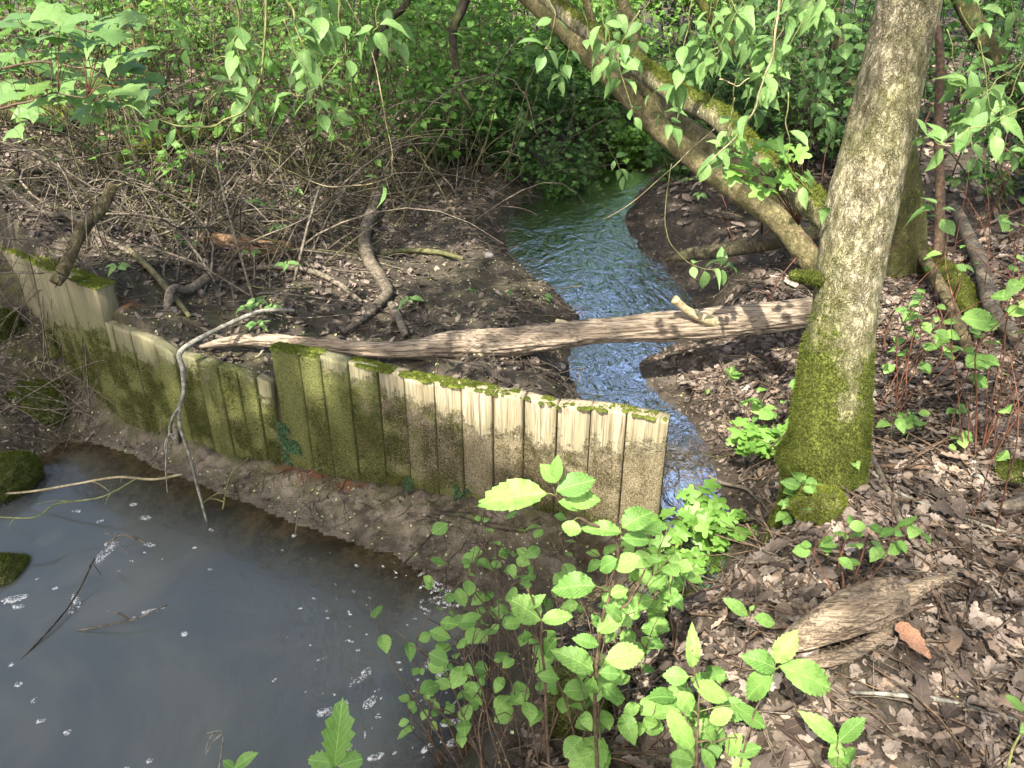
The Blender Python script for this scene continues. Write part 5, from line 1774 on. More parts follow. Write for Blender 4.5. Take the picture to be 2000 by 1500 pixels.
def tubes(name, Q, r, mat, sides=3, taper=.5):
    m, n = Q.shape[:2]
    T = np.gradient(Q, axis=1)
    T /= np.linalg.norm(T, axis=2)[..., None] + 1e-9
    A = np.tile(np.array([.31, .22, .92]), (m, n, 1))
    N = np.cross(T, A)
    N /= np.linalg.norm(N, axis=2)[..., None] + 1e-9
    B = np.cross(T, N)
    rad = r[:, None] * np.linspace(1, taper, n)[None]
    V = []
    for k in range(sides):
        a = 2 * math.pi * k / sides
        V.append(Q + rad[..., None] * (math.cos(a) * N + math.sin(a) * B))
    V = np.stack(V, 2).reshape(-1, 3)
    i = np.arange(n - 1)[:, None] * sides
    j = np.arange(sides)[None]
    j2 = (j + 1) % sides
    f = np.stack([i + j, i + j2, i + sides + j2, i + sides + j], -1).reshape(-1, 4)
    F = (f[None] + (np.arange(m) * n * sides)[:, None, None]).reshape(-1, 4)
    return mesh(name, V, F, mat, {'rnd': np.repeat(rng.random(m), n * sides)})


isright = lambda x, y: x > np.interp(y, [0, 1.4, 1.9, 2.3, 3.0, 3.7, 4.2, 5, 6, 7, 8, 9.5, 12], [-.3, .02, .15, .45, .95, .95, .75, 1.2, 1.0, 1.0, 1.3, 1.8, 3])
# right bank, near
x, y = litter_pts(60000, -.4, 3.2, .8, 4.6, lambda x, y, d, fd, h: isright(x, y) * sst(.0, .14, d) * (.30 + .9 * vn(x * 2.3, y * 2.3, 1.0)) * (1 - .75 * sst(.42, .10, np.hypot(x - 1.15, y - 3.95))) * sst(-.5, -.36, h) * .62)
A = lay('leaf_litter', x, y, DEAD_N, .048, .04, 1.0, .27, .018, M['litter'])
obj('leaf_litter', scatter_mesh('leaf_litter', DEAD_N, *A, M['litter']), kind='stuff')
# the right bank further off and the woodland floor beyond
x, y = litter_pts(60000, -12, 13, 4.4, 17, lambda x, y, d, fd, h: (isright(x, y) * .9 + (y > 6.3) * (1 - isright(x, y)) * sst(6.2, 7.5, y)) * sst(.1, .4, d) * (.25 + .9 * vn(x * 1.1, y * 1.1, 1.0)) * (.9 - .55 * sst(9, 15, y)))
A = lay('woodland_litter', x, y, DEAD_F, .085, .35, 1.0, .4, .03, M['litter'])
obj('woodland_litter', scatter_mesh('woodland_litter', DEAD_F, *A, M['litter']), kind='stuff')
# left bank: smaller, darker, trodden
x, y = litter_pts(50000, -4.5, 1.2, 2.7, 7.2, lambda x, y, d, fd, h: (1 - isright(x, y)) * (fd > .06) * sst(.0, .35, d) * (.1 + 1.0 * vn(x * 2.0, y * 2.0, 6.0) ** 1.5) * (.35 + .5 * sst(-.2, -1.8, x)))
A = lay('bank_litter', x, y, DEAD_F + DEAD_N[:3], .042, .0, .78, .45, .015, M['litter'])
obj('bank_litter', scatter_mesh('bank_litter', DEAD_F + DEAD_N[:3], *A, M['litter']), kind='stuff')
x, y = litter_pts(16000, -2.4, .6, 2.1, 3.8, lambda x, y, d, fd, h: (fd < -.05) * (d > .015) * (x < .62) * (1 - isright(x, y)) * .35 * (.2 + .8 * vn(x * 5, y * 5, 3.0)))
A = lay('mud_crumbs', x, y, DEAD_F, .016, .0, .8, .5, .006, M['litter'])
obj('mud_crumbs', scatter_mesh('mud_crumbs', DEAD_F, *A, M['litter']), kind='stuff')
obj('mud_crumbs', twig_stuff('mud_crumbs', x[:260], y[:260], .04, .16, .0018, M['stem_dark'], .05, .006), kind='stuff')
x, y = litter_pts(70000, -1.2, 2.4, 2.9, 9.6, lambda x, y, d, fd, h: (d > .008) * sst(.7, .1, d) * (fd > .03) * .6 * (.25 + .75 * vn(x * 4, y * 4, 3.0)))
A = lay('bank_crumbs', x, y, DEAD_F, .020, .0, .7, .5, .008, M['litter'])
obj('bank_crumbs', scatter_mesh('bank_crumbs', DEAD_F, *A, M['litter']), kind='stuff')
x, y = litter_pts(2600, -1.0, 2.4, 3.0, 9.6, lambda x, y, d, fd, h: (d > .01) * sst(.6, .1, d) * (fd > .05) * .4)
obj('bank_twigs', twig_stuff('bank_twigs', x, y, .05, .30, .0022, M['stem_dark'], .12, .02), kind='stuff')
# fine crumbs between the leaves of the right bank
x, y = litter_pts(30000, -.2, 3.0, .9, 3.8, lambda x, y, d, fd, h: isright(x, y) * (d > .02) * .5)
A = lay('leaf_crumbs', x, y, DEAD_F, .020, .0, .8, .5, .012, M['litter'])
obj('leaf_crumbs', scatter_mesh('leaf_crumbs', DEAD_F, *A, M['litter']), kind='stuff')
# a few bits on the mud and round the left stones
x, y = litter_pts(5000, -4, .7, 2.2, 4.4, lambda x, y, d, fd, h: (fd < -.05) * (d > .02) * (x < .6) * (1 - isright(x, y)) * (.10 + .9 * (x < -2.2)))
x, y = np.concatenate([x, x[x < -2.2] + rng.normal(0, .05, (x < -2.2).sum())]), np.concatenate([y, y[x < -2.2] + rng.normal(0, .05, (x < -2.2).sum())])
A = lay('mud_litter', x, y, DEAD_F, .030, .1, .9, .2, .006, M['litter'])
obj('mud_litter', scatter_mesh('mud_litter', DEAD_F, *A, M['litter']), kind='stuff')
M['fleck'] = simple_mat('pale_bud_scale', (0.30, 0.33, 0.12), (0.55, 0.56, 0.30), 20, .7, .2, 'rnd', .3, .2)
x, y = litter_pts(9000, -3, 2.6, 1.0, 6.0, lambda x, y, d, fd, h: (d > .01) * (np.abs(fd) > .05) * (.25 + .6 * (x < .6)))
A = lay('bud_scales', x, y, HERB0, .013, 0, 1, .3, .004, M['fleck'])
obj('bud_scales', scatter_mesh('bud_scales', HERB0, *A, M['fleck']), kind='stuff')
# single dead leaves, the largest in view
LT = [tmesh('fallen_leaf', T, M['litter_obj']) for T in DEAD_N]
x, y = litter_pts(900, .15, 2.4, 1.15, 3.2, lambda x, y, d, fd, h: isright(x, y) * (d > .12) * .8 * (np.hypot(x - 1.15, y - 2.3) > .25))
x, y = x[:280], y[:280]
P, X, Y, Z, sc, rnd = lay('fallen_leaf', x, y, DEAD_N, .080, 0, 1, .35, .03, None)
for i in range(len(x)):
    o = bpy.data.objects.new('fallen_leaf', LT[i % len(LT)])
    COL.objects.link(o)
    s = float(sc[i][1])
    P[i][2] += .012
    m = Matrix.Identity(4)
    for a in range(3):
        m[a][0], m[a][1], m[a][2], m[a][3] = X[i][a] * s, Y[i][a] * s, Z[i][a] * s, P[i][a]
    o.matrix_world = m
    o['label'] = 'curled brown dead leaf lying loose in the leaf litter of the right bank'
    o['category'] = 'leaf'
    o['group'] = 'dead leaves lying on the right bank'
orange = simple_mat('orange_leaf', (0.20, 0.095, 0.05), (0.33, 0.19, 0.115), 25, .55, .3, trans=.1)
p = gp(1775, 1272)
o = obj('fallen_leaf', tmesh('fallen_leaf', dead(8, .30, 3, .5, .12), orange), label='single orange tan dead leaf lying flat below the driftwood', cat='leaf', loc=tuple(p + (0, 0, .035)))
o.scale = (.11, .11, .11)
o.rotation_euler = (.15, .1, .5)


x, y = litter_pts(5200, -4.5, 3.2, .9, 7.5, lambda x, y, d, fd, h: (d > .06) * (np.abs(fd) > .06) * (.35 + .65 * vn(x * 1.5, y * 1.5, 2.0)) * (1 - .8 * ((fd < 0) * (x < .6) * (y > 2.1))))
obj('twig_litter', twig_stuff('twig_litter', x, y, .06, .32, .0024, M['twig']), kind='stuff')
x, y = litter_pts(900, -1.5, .5, 3.0, 7.0, lambda x, y, d, fd, h: (d > .02) * (fd > .05) * sst(.5, .1, d))
obj('twig_litter', twig_stuff('twig_litter', x, y, .10, .50, .0034, M['twig'], .1), kind='stuff')
x, y = litter_pts(1100, .1, 2.6, 1.0, 4.0, lambda x, y, d, fd, h: isright(x, y) * (d > .1))
obj('twig_litter', twig_stuff('twig_litter', x, y, .12, .45, .0034, M['stem_brown'], .1, .03), kind='stuff')


# the brush pile and bare stem tangle on the left
def tangle(name, n, x0, x1, y0, y1, lmin, lmax, r, mat, el0, el1, curve=.35, seg=9, keep=None):
    x, y = rng.uniform(x0, x1, n), rng.uniform(y0, y1, n)
    if keep is not None:
        k = keep(x, y)
        x, y = x[k], y[k]
    m = len(x)
    z = hgt(x, y)
    az = rng.uniform(0, 6.28, m)
    el = rng.uniform(el0, el1, m)
    L = rng.uniform(lmin, lmax, m)
    D = np.stack([np.cos(az) * np.cos(el), np.sin(az) * np.cos(el), np.sin(el)], 1)
    B = rng.normal(0, curve, (m, 3)) * L[:, None]
    B[:, 2] = np.abs(B[:, 2])
    C2 = rng.normal(0, curve * .5, (m, 3)) * L[:, None]
    t = np.linspace(0, 1, seg)
    Q = np.stack([x, y, z], 1)[:, None] + D[:, None] * (L[:, None] * t)[..., None] + B[:, None] * (4 * t * (1 - t))[None, :, None] * .5 + C2[:, None] * (np.sin(t * 6.28))[None, :, None] * .3
    Q[..., 2] = np.maximum(Q[..., 2], hgt(Q[..., 0], Q[..., 1]) + .004)
    return obj(name, tubes(name, Q, r * rng.uniform(.4, 1.5, m), mat, 4, .35), kind='stuff')


lk = lambda x, y: (y > np.interp(x, [-6, -3.4, -2.2, -1.3, .6], [6.5, 5.3, 4.0, 3.7, 4.5])) & (x < .1)
tangle('brush_pile', 200, -3.6, -1.2, 3.9, 5.6, .4, 1.4, .0068, M['twig'], -.05, .6, .3, keep=lk)
tangle('brush_pile', 120, -3.6, -.8, 4.2, 6.2, .4, 1.2, .0048, M['stem_olive'], .05, 1.0, .35, keep=lk)
tangle('bare_stems', 260, -6.5, -.2, 5.6, 9.0, .6, 1.8, .0055, M['stem_olive'], .3, 1.4, .35, keep=lk)
tangle('bare_stems', 220, -6.5, .1, 5.6, 9.5, .5, 1.6, .005, M['twig'], .1, 1.4, .35, keep=lk)
tangle('bare_stems', 260, 1.6, 7, 5.0, 10, .5, 1.8, .0055, M['stem_dark'], .2, 1.4, .3)
tangle('bare_stems', 120, -1.2, 3.2, 8.0, 10.5, .5, 1.5, .0055, M['twig'], .1, 1.2, .3)
tangle('brush_pile', 110, -3.3, -2.15, 3.35, 4.4, .25, .8, .0030, M['twig'], -.1, .9, .75)
tangle('brush_pile', 130, -.9, .5, 6.8, 9.6, .3, 1.0, .0045, M['stem_dark'], -.1, .9, .35)
tangle('bare_stems', 90, 1.4, 4.6, 3.0, 5.6, .3, .9, .004, M['stem_red'], .6, 1.45, .15)


# ground herbs
HERB = [ovate(3, .34, .8, .8, 0, 0, .2, .15, 0, 1, 40), ovate(3, .40, .9, .7, 0, 0, .1, .1, 0, 1, 41)]
x, y = litter_pts(9000, -5, 6, 2.5, 12, lambda x, y, d, fd, h: (d > .1) * (fd > .05) * sst(.56, .68, fbm(x * 1.4, y * 1.4, 4.4)) * (x < .3) * .5 + (y > 7.2) * .5 * sst(.50, .62, fbm(x * .9, y * .9, 8.4)))
A = lay('ground_herbs', np.repeat(x, 4) + rng.normal(0, .03, 4 * len(x)), np.repeat(y, 4) + rng.normal(0, .03, 4 * len(x)), HERB, .040, 0, 1, .35, .05, M['herb'])
A[3][:, 2] = np.abs(A[3][:, 2])
obj('ground_herbs', scatter_mesh('ground_herbs', HERB, *A, M['herb']), kind='stuff')

# ------------------------------------------------------------------ thicket shrubs
FAR = [ovate(2, .36, .8, .8, 0, 0, .3, .25, 0, 1, 50), ovate(2, .30, .8, .9, 0, 0, .4, .4, 0, 1, 51), ovate(2, .42, .9, .7, 0, 0, .15, .1, 0, 1, 52)]


def shrub(name, label, x, y, h, wdt, ns, nl, ls, fmat, smat, group, low=.15, r=.011, cat='shrub'):
    b = np.array([x, y, float(hgt(x, y))])
    root = thing(name, label, cat, b, group)
    ends = []
    for i in range(ns):
        a = random.random() * 6.28
        q = b + np.array([math.cos(a), math.sin(a), 0]) * .18 * random.random()
        q[2] = float(hgt(q[0], q[1])) - .03
        e = b + np.array([math.cos(a) * wdt * random.uniform(.2, 1), math.sin(a) * wdt * random.uniform(.2, .8), h * random.uniform(.55, 1.1)])
        mid = (q + e) / 2 + np.array([random.gauss(0, .15), random.gauss(0, .15), random.uniform(.0, .25)]) * h * .5
        Q = wob(spline([q, (q + mid) / 2 + (random.gauss(0, .05), 0, 0), mid, e], 14), .05 * h * .4, random.random() * 90)
        mb = MB()
        V, F, U = tube(Q, np.linspace(r * random.uniform(.6, 1.3), r * .3, 14), 5)
        mb.add(V, F, .5, U)
        for k in range(6):
            j = random.randrange(3, 13)
            d = np.array([random.gauss(0, 1), random.gauss(0, 1), random.uniform(-.2, .8)]) * h * .17
            T = np.array([Q[j], Q[j] + d * .5 + (0, 0, .03), Q[j] + d + (0, 0, random.uniform(-.15, .05))])
            T = spline(T, 6)
            V, F, U = tube(T, np.linspace(r * .35, r * .12, 6), 4)
            mb.add(V, F, .5, U)
            ends.append(T)
        ends.append(Q[5:11])
        ends.append(Q[8:14])
        obj('stem', mb.mesh('stem', M[smat], b), root)
    if nl:
        E = np.concatenate(ends)
        E = E[E[:, 2] > b[2] + low * h]
        idx = rng.integers(0, len(E), nl)
        cl = rng.random(len(E)) ** 1.2
        idx = idx[rng.random(nl) < .15 + .85 * cl[idx]]
        n = len(idx)
        P = E[idx] + rng.normal(0, .085 * h ** .5, (n, 3)) * np.array([1, 1, .6])
        P[:, 2] = np.maximum(P[:, 2], hgt(P[:, 0], P[:, 1]) + .03)
        N = rng.normal(0, .42, (n, 3)) + np.array([0, -.25, 1.0])
        N /= np.linalg.norm(N, axis=1)[:, None]
        X, Y, Z = frames(N, n)
        s = ls * rng.uniform(.6, 1.3, n)
        rnd = np.clip(rng.normal(.45, .25, n), 0, 1)
        obj('foliage', scatter_mesh('foliage', FAR, P - b, X, Y, Z, np.stack([s, s, s], 1), rnd, M[fmat]), root, kind='stuff')
    return root


G1, G2, G3, G4 = 'leafy shrubs beyond the stream', 'bare stemmed bushes on the left bank', 'shaded shrubs right of the stream', 'leafy shrubs far back in the wood'
L1 = 'bright leafy shrub closing off the far end of the stream'
L2 = 'sparse many stemmed bush in the left bank tangle'
L3 = 'shaded leafy shrub in the thicket between stream and mossy tree'
L4 = 'green shrub in the far depth of the wood'
L5 = 'dark leafy shrub standing in the thicket right of the mossy trunk'
for x, y, h, w in [(-.6, 9.0, 1.3, .8), (.2, 9.6, 1.2, .8), (.9, 10.0, 1.3, .9), (-.3, 10.5, 1.9, 1.0), (.9, 11.2, 2.0, 1.0), (1.9, 10.9, 1.6, .9), (-1.3, 10.4, 1.9, 1.0), (2.0, 9.4, 1.1, .8), (.1, 12.2, 2.3, 1.1), (-1.1, 12.4, 2.3, 1.1), (1.6, 12.8, 2.2, 1.1), (.35, 8.9, .7, .6), (1.35, 9.0, .6, .6), (-.25, 8.2, .8, .5), (.3, 8.75, .9, .6), (1.0, 9.3, .9, .7), (1.75, 8.6, .8, .5), (-.5, 7.7, .6, .4), (0, 8.6, .5, .5), (.5, 9.2, .7, .5), (-.35, 9.4, .8, .6), (.9, 9.7, .8, .6)]:
    shrub('leafy_shrub', L1, x, y, h, w, 6, 1700, .098, 'far', 'stem_olive', G1, .05)
for x, y, h, w, nl in [(-1.0, 6.3, 1.5, .8, 260), (-1.7, 6.6, 1.7, .9, 420), (-2.4, 6.3, 1.5, .8, 240), (-3.3, 6.9, 1.6, .9, 260), (-.6, 7.0, 1.7, .8, 600), (-1.4, 7.6, 1.9, 1.0, 900), (-2.4, 7.9, 1.9, 1.0, 600), (-3.6, 8.3, 1.9, 1.0, 500), (-4.6, 7.6, 1.7, .9, 300), (-.35, 7.6, 1.4, .6, 700), (-2.2, 5.3, 1.0, .6, 110), (-2.9, 5.6, 1.1, .6, 90), (-1.9, 9.0, 2.0, 1.0, 1100), (-3.0, 9.4, 2.0, 1.0, 700)]:
    shrub('bare_bush', L2, x, y, h, w, 8, int(nl * 1.25), .085, 'far', 'stem_olive', G2, .25, .010)
for x, y, h, w in [(2.3, 7.2, 1.5, .8), (2.9, 6.4, 1.3, .7), (2.6, 8.2, 1.6, .9), (3.2, 7.6, 1.6, .9), (1.9, 8.0, 1.2, .6), (2.0, 6.6, 1.0, .5), (2.9, 9.4, 1.9, 1.0)]:
    shrub('leafy_shrub', L3, x, y, h, w, 6, 1100, .088, 'far_shaded', 'stem_dark', G3, .1)
for x, y, h, w in [(4.2, 6.8, 1.5, .8), (5.0, 7.8, 1.7, .9), (4.0, 8.4, 1.7, .9), (6.0, 8.8, 1.8, 1.0), (5.2, 9.6, 2.0, 1.0), (4.0, 10.2, 2.0, 1.0), (3.6, 5.6, .9, .5)]:
    shrub('leafy_shrub', L5, x, y, h, w, 6, 950, .09, 'far_shaded', 'stem_dark', 'shrubs right of the mossy trunk', .15)
k = 0
for row, y in enumerate((13.8, 15.6, 17.8)):
    for x in np.arange(-10, 10.5, 2.0):
        k += 1
        hh = random.uniform(2.3, 3.0) + 1.3 * row  # back rows raised to darken what the stream mirrors
        shrub('leafy_shrub', L4, x + random.uniform(-.5, .5) + row * .8, y + random.uniform(-.6, .6), hh, 1.5, 5, (2000 if abs(x) < 7 else 1300) + 700 * row, .13 if row else .115, 'far' if (k * 7) % 5 and row == 0 else 'far_shaded', 'stem_olive', G4, .03, .016)
for i, (x, y) in enumerate([(-6, 9.2), (-6.6, 11.5), (-5.2, 12.0), (-4.0, 11.2), (-2.6, 11.5), (3.0, 12.4), (5.6, 12.2), (7.4, 11.0)]):
    shrub('leafy_shrub', L4, x, y, random.uniform(1.9, 2.5), 1.2, 6, 1100, .11, 'far', 'stem_olive', G4, .12, .013)

for i, (u, v) in enumerate([(1035, 318), (1075, 300), (1110, 285), (1150, 272), (1005, 345), (1190, 290), (985, 300), (1060, 265), (1125, 250), (1300, 350)]):
    q = gp(u, v)
    shrub('low_shrub', 'low leafy plant at the far bend of the stream', q[0], q[1], .5 + .2 * (i % 3), .5, 5, 620, .075, 'far_shaded', 'stem_dark', 'low plants at the far bend', .02, .006)
for i, (x, y) in enumerate([(-5.4, 8.3), (-4.2, 9.7), (-6.6, 9.9), (-5.2, 10.8), (-3.9, 7.6), (-6.0, 7.2), (-4.6, 12.4), (-7.4, 11.6), (-5.2, 5.2), (-6.6, 5.6), (-5.9, 4.0), (-7.6, 7.6), (-8.4, 9.6), (-7.2, 3.4)]):
    shrub('leafy_shrub', 'leafy shrub in the sunny back of the wood behind the maple', x, y, random.uniform(1.5, 2.2), 1.0, 7, 800, .09, 'far', 'stem_olive', 'shrubs behind the maple', .3, .010)

# ------------------------------------------------------------------ foam on the pool
mb = MB()


def fleck(u, v, w, h, rot=0.0):
    p = atz(u, v, POOL_Z)
    k = 11
    s = ((p - CPOS) @ FW) / FOC
    th = np.linspace(0, 6.283, k, endpoint=False)
    rr = 1 + .55 * (vn(np.cos(th) * 1.5 + u, np.sin(th) * 1.5 + v, 1.0) - .5) + rng.normal(0, .10, k)
    a, b = w * s / 2, h * s / 2 * 1.35
    X = np.cos(th) * a * rr
    Y = np.sin(th) * b * rr
    c, d = math.cos(rot), math.sin(rot)
    ring = np.stack([p[0] + X * c - Y * d, p[1] + X * d + Y * c, np.full(k, POOL_Z + .0004)], 1)
    cen = np.array([p[0], p[1], POOL_Z + .0035])
    inn = ring * .6 + cen * .4
    inn[:, 2] = POOL_Z + .0028
    mb.add(np.vstack([[cen], inn, ring]), [[0, 1 + j, 1 + (j + 1) % k] for j in range(k)] + [[1 + j, 1 + k + j, 1 + k + (j + 1) % k, 1 + (j + 1) % k] for j in range(k)])


for f in [(203, 1082, 20, 40, -.3), (216, 1062, 26, 12, .3), (196, 1095, 12, 14, 0), (148, 1172, 14, 40, .6), (140, 1190, 10, 20, .4), (22, 1172, 50, 20, .4), (36, 1184, 30, 10, 0), (296, 1193, 40, 7, .35), (262, 1208, 12, 8, 0), (292, 1064, 24, 9, 0), (284, 1012, 22, 11, 0), (150, 998, 18, 10, 0),
          (195, 1018, 16, 8, .3), (262, 985, 18, 8, 0), (412, 1035, 14, 7, 0), (574, 1046, 9, 10, 0), (360, 1238, 13, 10, 0), (36, 1337, 14, 9, .5), (66, 1368, 14, 9, 0), (80, 1408, 18, 9, .2), (132, 1430, 16, 10, .4), (292, 1486, 14, 8, .4),
          (22, 1298, 10, 8, 0), (248, 1500, 12, 8, 0), (380, 1070, 10, 5, 0), (258, 1096, 9, 5, 0), (233, 1116, 10, 6, 0), (283, 1079, 9, 4, 0), (75, 1130, 10, 6, 0), (108, 1149, 12, 6, .3), (410, 1112, 9, 5, 0), (318, 1092, 6, 4, 0)]:
    fleck(*f)
for i in range(170):
    u, v = random.uniform(480, 960), random.uniform(1040, 1500)
    q = atz(u, v, POOL_Z)
    if float(hgt(q[0], q[1])) > POOL_Z - .01:
        continue
    if random.random() > sst(480, 760, u) * .9 + .1:
        continue
    s = random.choice((2.5, 3, 4, 6))
    fleck(u, v, s * random.uniform(1.2, 3.2), s * .7, math.atan2(q[1] - 2.2, q[0] + .1) + random.gauss(0, .5))
for i in range(16):      # drifting rafts in the eddy
    u, v = random.uniform(620, 900), random.uniform(1280, 1490)
    fleck(u, v, random.uniform(18, 46), random.uniform(8, 16), random.uniform(.2, 1.2))
for i in range(90):      # white froth at the riffle
    u, v = random.gauss(868, 22), random.gauss(1148, 24)
    fleck(u, v, random.uniform(4, 16), random.uniform(3, 7), random.uniform(0, 1.5))
obj('foam', mb.mesh('foam', M['foam']), kind='stuff')

# ------------------------------------------------------------------ the canopy overhead: unseen trees, crowns shaped to place sun and shade
SUNNY = []


def lit(u, v, r, z=None, y=None):
    SUNNY.append(((atz(u, v, z) if z is not None else aty(u, v, y) if y else gp(u, v)), r))


for u, v, y, r in [(1250, 850, 2.66, .20), (1150, 850, 2.7, .20), (1060, 830, 2.75, .18), (990, 820, 2.8, .15), (1200, 960, 2.68, .12), (900, 790, 2.9, .08), (800, 780, 2.95, .07), (640, 720, 3.1, .08),
                   (1665, 420, 2.35, .11), (1655, 500, 2.33, .11), (1648, 580, 2.3, .11), (1640, 660, 2.26, .10), (1625, 740, 2.24, .09), (1685, 340, 2.38, .07),
                   (920, 650, 3.5, .08), (1330, 620, 3.68, .11), (1500, 600, 3.72, .08), (1540, 470, 4.4, .12), (1380, 220, 3.2, .12), (430, 665, 3.5, .10), (150, 110, 2.9, .35), (480, 130, 2.2, .18), (1450, 170, 2.4, .22), (1900, 250, 2.2, .12), (1180, 110, 2.4, .14), (720, 80, 2.3, .1), (1000, 970, 1.05, .09), (1120, 1010, 1.07, .07), (1250, 1250, 1.13, .12), (1560, 1330, 1.13, .10), (1380, 1050, 2.2, .14)]:
    lit(u, v, r, y=y)
for u, v, r in [(1440, 850, .20), (1400, 900, .12), (1500, 730, .10), (1740, 620, .20), (1700, 640, .12), (870, 510, .22), (690, 520, .15), (800, 540, .10), (440, 300, .20), (300, 300, .35), (150, 260, .5), (60, 180, .8), (250, 190, .6), (380, 170, .6),
                (90, 330, .25), (250, 490, .15), (100, 490, .12), (520, 340, .2), (600, 400, .14), (1050, 560, .10), (1900, 300, .35), (1850, 900, .08), (700, 250, .3), (560, 260, .3)]:
    lit(u, v, r)
for p, r in [((-.4, 11, 1.0), 1.5), ((1.4, 12, 1.3), 1.2), ((-3, 12, 1.2), 1.6), ((4.5, 11, 1.2), .8), ((0, 15, 2), 3.0), ((-6, 14, 2), 3.0), ((6, 15, 2), 2.0)]:
    SUNNY.append((np.array(p), r))
SP = np.array([p for p, r in SUNNY])
SR = np.array([r for p, r in SUNNY])


def crown(name, label, bx, by, tr_, lobes, nl, root=None, off=None, far=False):
    if root is None:
        b = np.array([bx, by, float(hgt(bx, by))])
        root = thing(name, label, 'tree', b)
        top = np.mean([l[0] for l in lobes], axis=0)
        P = np.array([b - (0, 0, .1), b + (0, 0, 1.5), (b + top) / 2 + (.1, 0, .3), top])
        obj('trunk', limb_mesh('trunk', P, np.array([tr_ * 1.3, tr_, tr_ * .8, tr_ * .3]), 40, 14, M['bark_dark'], b, lambda V: np.full(len(V), .2), .08, 8, bx), root)
        for l in lobes:
            c = np.array(l[0])
            j = P[2] + (top - P[2]) * random.uniform(-.2, .5)
            obj('limb', limb_mesh('limb', np.array([j, (j + c) / 2 + (0, 0, .2), c]), np.array([tr_ * .45, tr_ * .3, tr_ * .1]), 16, 8, M['bark_dark'], b, lambda V: np.full(len(V), .2), .06, 8, 1), root)
    b = np.array(root.location)
    Ps = []
    tot = sum(l[1] * l[2] for l in lobes)
    for c, rx, rz in lobes:
        n = int(nl * rx * rz / tot)
        D = rng.normal(0, 1, (n, 3))
        D /= np.linalg.norm(D, axis=1)[:, None]
        D *= rng.random((n, 1)) ** (1 / 2.6)
        Ps.append(np.array(c) + D * np.array([rx, rx, rz]))
    P = np.concatenate(Ps)
    P = P[(fbm(P[:, 0] * .9, P[:, 1] * .9, P[:, 2] * .9, 3) > .36) | (P[:, 1] < -1.0)]
    CROWNS.append((root, P, far))


CROWNS = []


def want(x, y):
    """leaf layers that shade each spot of the ground"""
    w = np.full(len(x), 2.0)
    w = np.where((x > .35) & (y < 5), 1.0, w)
    w = np.where((x < .2) & (y < 2.9), 20.0, w)
    w = np.where((x < -1.9) & (y < 4.4), 6.0, w)
    w = np.where((y > 3.3) & (y < 6.6) & (x > -1.9) & (x < .3), 2.3, w)
    w = np.where(y > 6.6, 1.0, w)
    w = np.where((np.abs(x - .7) < 1.5) & (y > 6.4) & (y < 10), 3.5, w)
    return w


def grow_crowns():
    allP = np.concatenate([P for r_, P, f in CROWNS if not f])
    sh = allP - SUN * (allP[:, 2:3] / SUN[2])
    cell = .4
    key = lambda s: (np.clip(((s[:, 0] + 12) / cell).astype(int), 0, 79) * 100 + np.clip(((s[:, 1] + 12) / cell).astype(int), 0, 99))
    cnt = np.bincount(key(sh), minlength=8100)
    for root, P, far in CROWNS:
        if not far:
            s = P - SUN * (P[:, 2:3] / SUN[2])
            rb = (s[:, 0] > .35) & (s[:, 1] < 5)
            lai = cnt[key(s)] * (.0047 * .8) * np.where(rb, .56, 1.8) / cell ** 2
            kp = rng.random(len(P)) < want(s[:, 0], s[:, 1]) / np.maximum(lai, .01)
            P, rb = P[kp], rb[kp]
        d = P[:, None] - SP[None]
        al = d @ SUN
        pe = np.linalg.norm(d - al[..., None] * SUN, axis=2)
        if not far:
            kp = ~((al > 0) & (pe < SR + .06)).any(1)  # leaves dropped along sun rays, opening gaps above the lit spots
            P, rb = P[kp], rb[kp]
        b = np.array(root.location)
        n = len(P)
        N = rng.normal(0, .5, (n, 3)) + np.array([0, 0, 1.0])
        N /= np.linalg.norm(N, axis=1)[:, None]
        X, Y, Z = frames(N, n)
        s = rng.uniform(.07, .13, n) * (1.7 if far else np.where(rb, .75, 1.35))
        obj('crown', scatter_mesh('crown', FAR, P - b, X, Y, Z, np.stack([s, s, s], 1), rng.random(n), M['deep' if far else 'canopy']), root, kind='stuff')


crown('canopy_tree', 'unseen tall tree behind the view on the left, crown shaped for shade', -3.6, -2.6, .16, [((-3.2, -2.0, 6.3), 2.2, 1.0), ((-2.0, -.6, 6.9), 2.0, .9), ((-4.4, -.4, 6.2), 2.0, .9), ((-2.9, -1.7, 7.3), 1.9, .5), ((-3.4, -3.5, 6.6), 2.4, .8), ((-2.2, -4.2, 6.2), 1.8, .7), ((-4.7, -3.2, 6.8), 2.0, .8), ((-3.4, -4.8, 6.9), 1.9, .8), ((-5.4, -1.4, 6.6), 1.8, .8)], 48000)
crown('canopy_tree', 'unseen tall tree behind the view on the right, crown thinned for soft sun', 2.8, -2.2, .15, [((1.8, -2.2, 6.2), 2.0, 1.0), ((.4, -1.4, 6.8), 2.0, 1.0), ((2.6, -.6, 6.4), 1.8, .9), ((-.7, -3.3, 6.7), 1.9, .8)], 38000)
crown('canopy_tree', 'unseen tall tree beside the pool off the left edge, crown cut for sun patches', -5.6, 2.0, .17, [((-4.6, 2.2, 6.6), 2.0, .9), ((-3.0, 1.6, 7.2), 2.0, .9), ((-5.4, 3.8, 6.4), 1.8, .9), ((-3.2, 3.6, 7.4), 1.6, .7)], 12000)
crown('canopy_tree', 'unseen tall tree off the right edge, crown cut for sun patches', 5.0, 2.2, .15, [((4.0, 2.2, 6.4), 1.8, .9), ((5.0, 3.8, 6.6), 1.8, .9), ((3.8, .4, 6.8), 1.6, .8), ((3.4, 4.2, 7.0), 1.4, .7)], 9000)
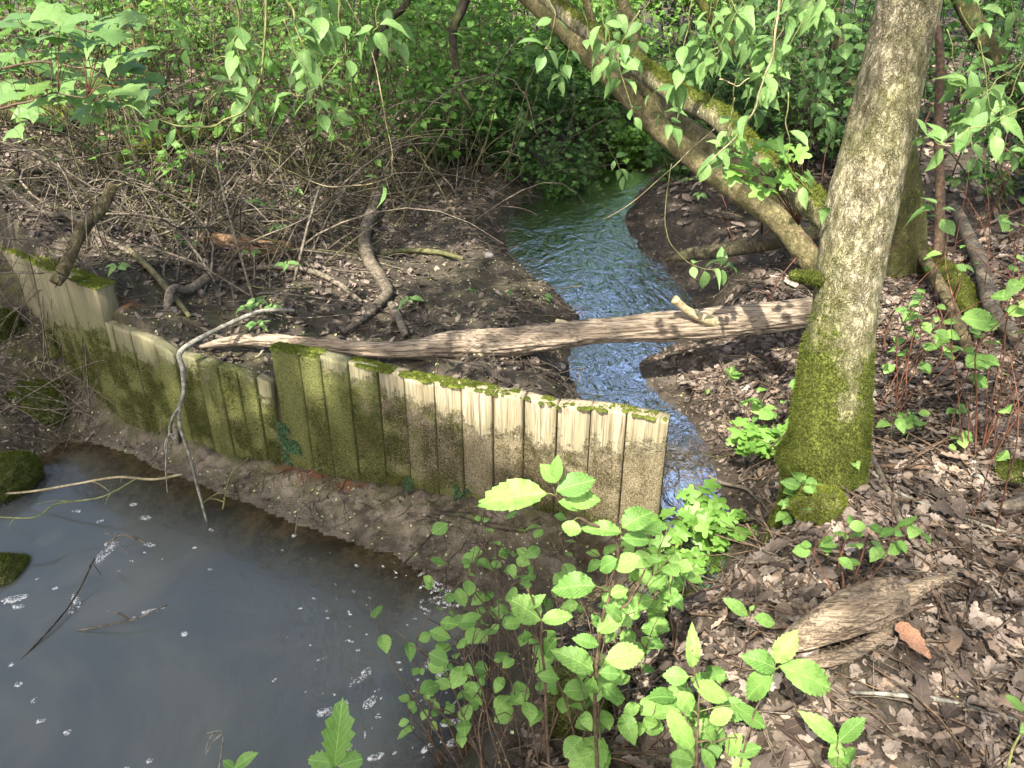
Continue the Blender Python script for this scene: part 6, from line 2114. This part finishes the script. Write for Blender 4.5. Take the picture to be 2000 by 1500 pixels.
crown('', '', 0, 0, 0, [((1.5, 2.2, 6.6), 1.7, .9), ((.3, 1.2, 7.2), 1.6, .8), ((-1.0, 2.0, 7.4), 1.5, .7), ((1.9, 3.8, 7.4), 1.2, .6)], 9000, root=tree)

for lab, bx, by, lobes, nl in [
    ('tall leafy tree far back behind the stream', .8, 13.2, [((.8, 12.8, 4.6), 1.9, 1.7), ((-.6, 13, 3.8), 1.4, 1.2), ((2.2, 13, 3.8), 1.4, 1.2)], 8000),
    ('tall leafy tree far back left of the stream', -3.0, 13.2, [((-3.0, 13, 4.6), 2.0, 1.7), ((-4.6, 13.3, 4.0), 1.6, 1.3), ((-1.7, 13.3, 4.0), 1.4, 1.2)], 8000),
    ('tall leafy tree far back right of the stream', 4.6, 12.6, [((4.6, 12.6, 4.6), 2.0, 1.7), ((3.2, 12.6, 4.0), 1.4, 1.2), ((6.2, 12.6, 4.0), 1.6, 1.3)], 8000)]:
    crown('added_forest_tree', lab, bx, by, .14, lobes, nl, far=True)  # far crowns added out of view to darken the stream's reflection
lt = [o for o in S.objects if o.name.startswith('leaning_tree') and o.parent is None][0]
crown('', '', 0, 0, 0, [((-.6, 6.6, 3.7), 1.5, .7), ((.7, 7.4, 3.9), 1.3, .6), ((-1.6, 7.6, 4.0), 1.2, .6)], 2600, root=lt, far=True)  # crown added above the view, blocking sky from the water's reflection
grow_crowns()

# labels that tell the members of a row apart
ORD = 'leftmost second third fourth fifth sixth seventh eighth ninth tenth eleventh twelfth thirteenth fourteenth fifteenth sixteenth seventeenth eighteenth nineteenth twentieth twenty-first twenty-second twenty-third'.split()
byg = {}
bpy.context.view_layer.update()
for o in S.objects:
    if o.get('group') and o.parent is None:
        byg.setdefault((o['group'], o['label']), []).append(o)
for (gname, lab), os_ in byg.items():
    if 2 <= len(os_) <= 23:
        def uof(o):
            P = [np.array(c.matrix_world.translation) for c in o.children if c.name.startswith('leaf')] or [np.array(o.matrix_world.translation)]
            p = np.mean(P, axis=0) - CPOS
            return (p[0]) / max(p @ FW, .05)
        for i, o in enumerate(sorted(os_, key=uof)):
            o['label'] = ('leftmost ' if i == 0 else ORD[i] + ' from the left: ') + lab
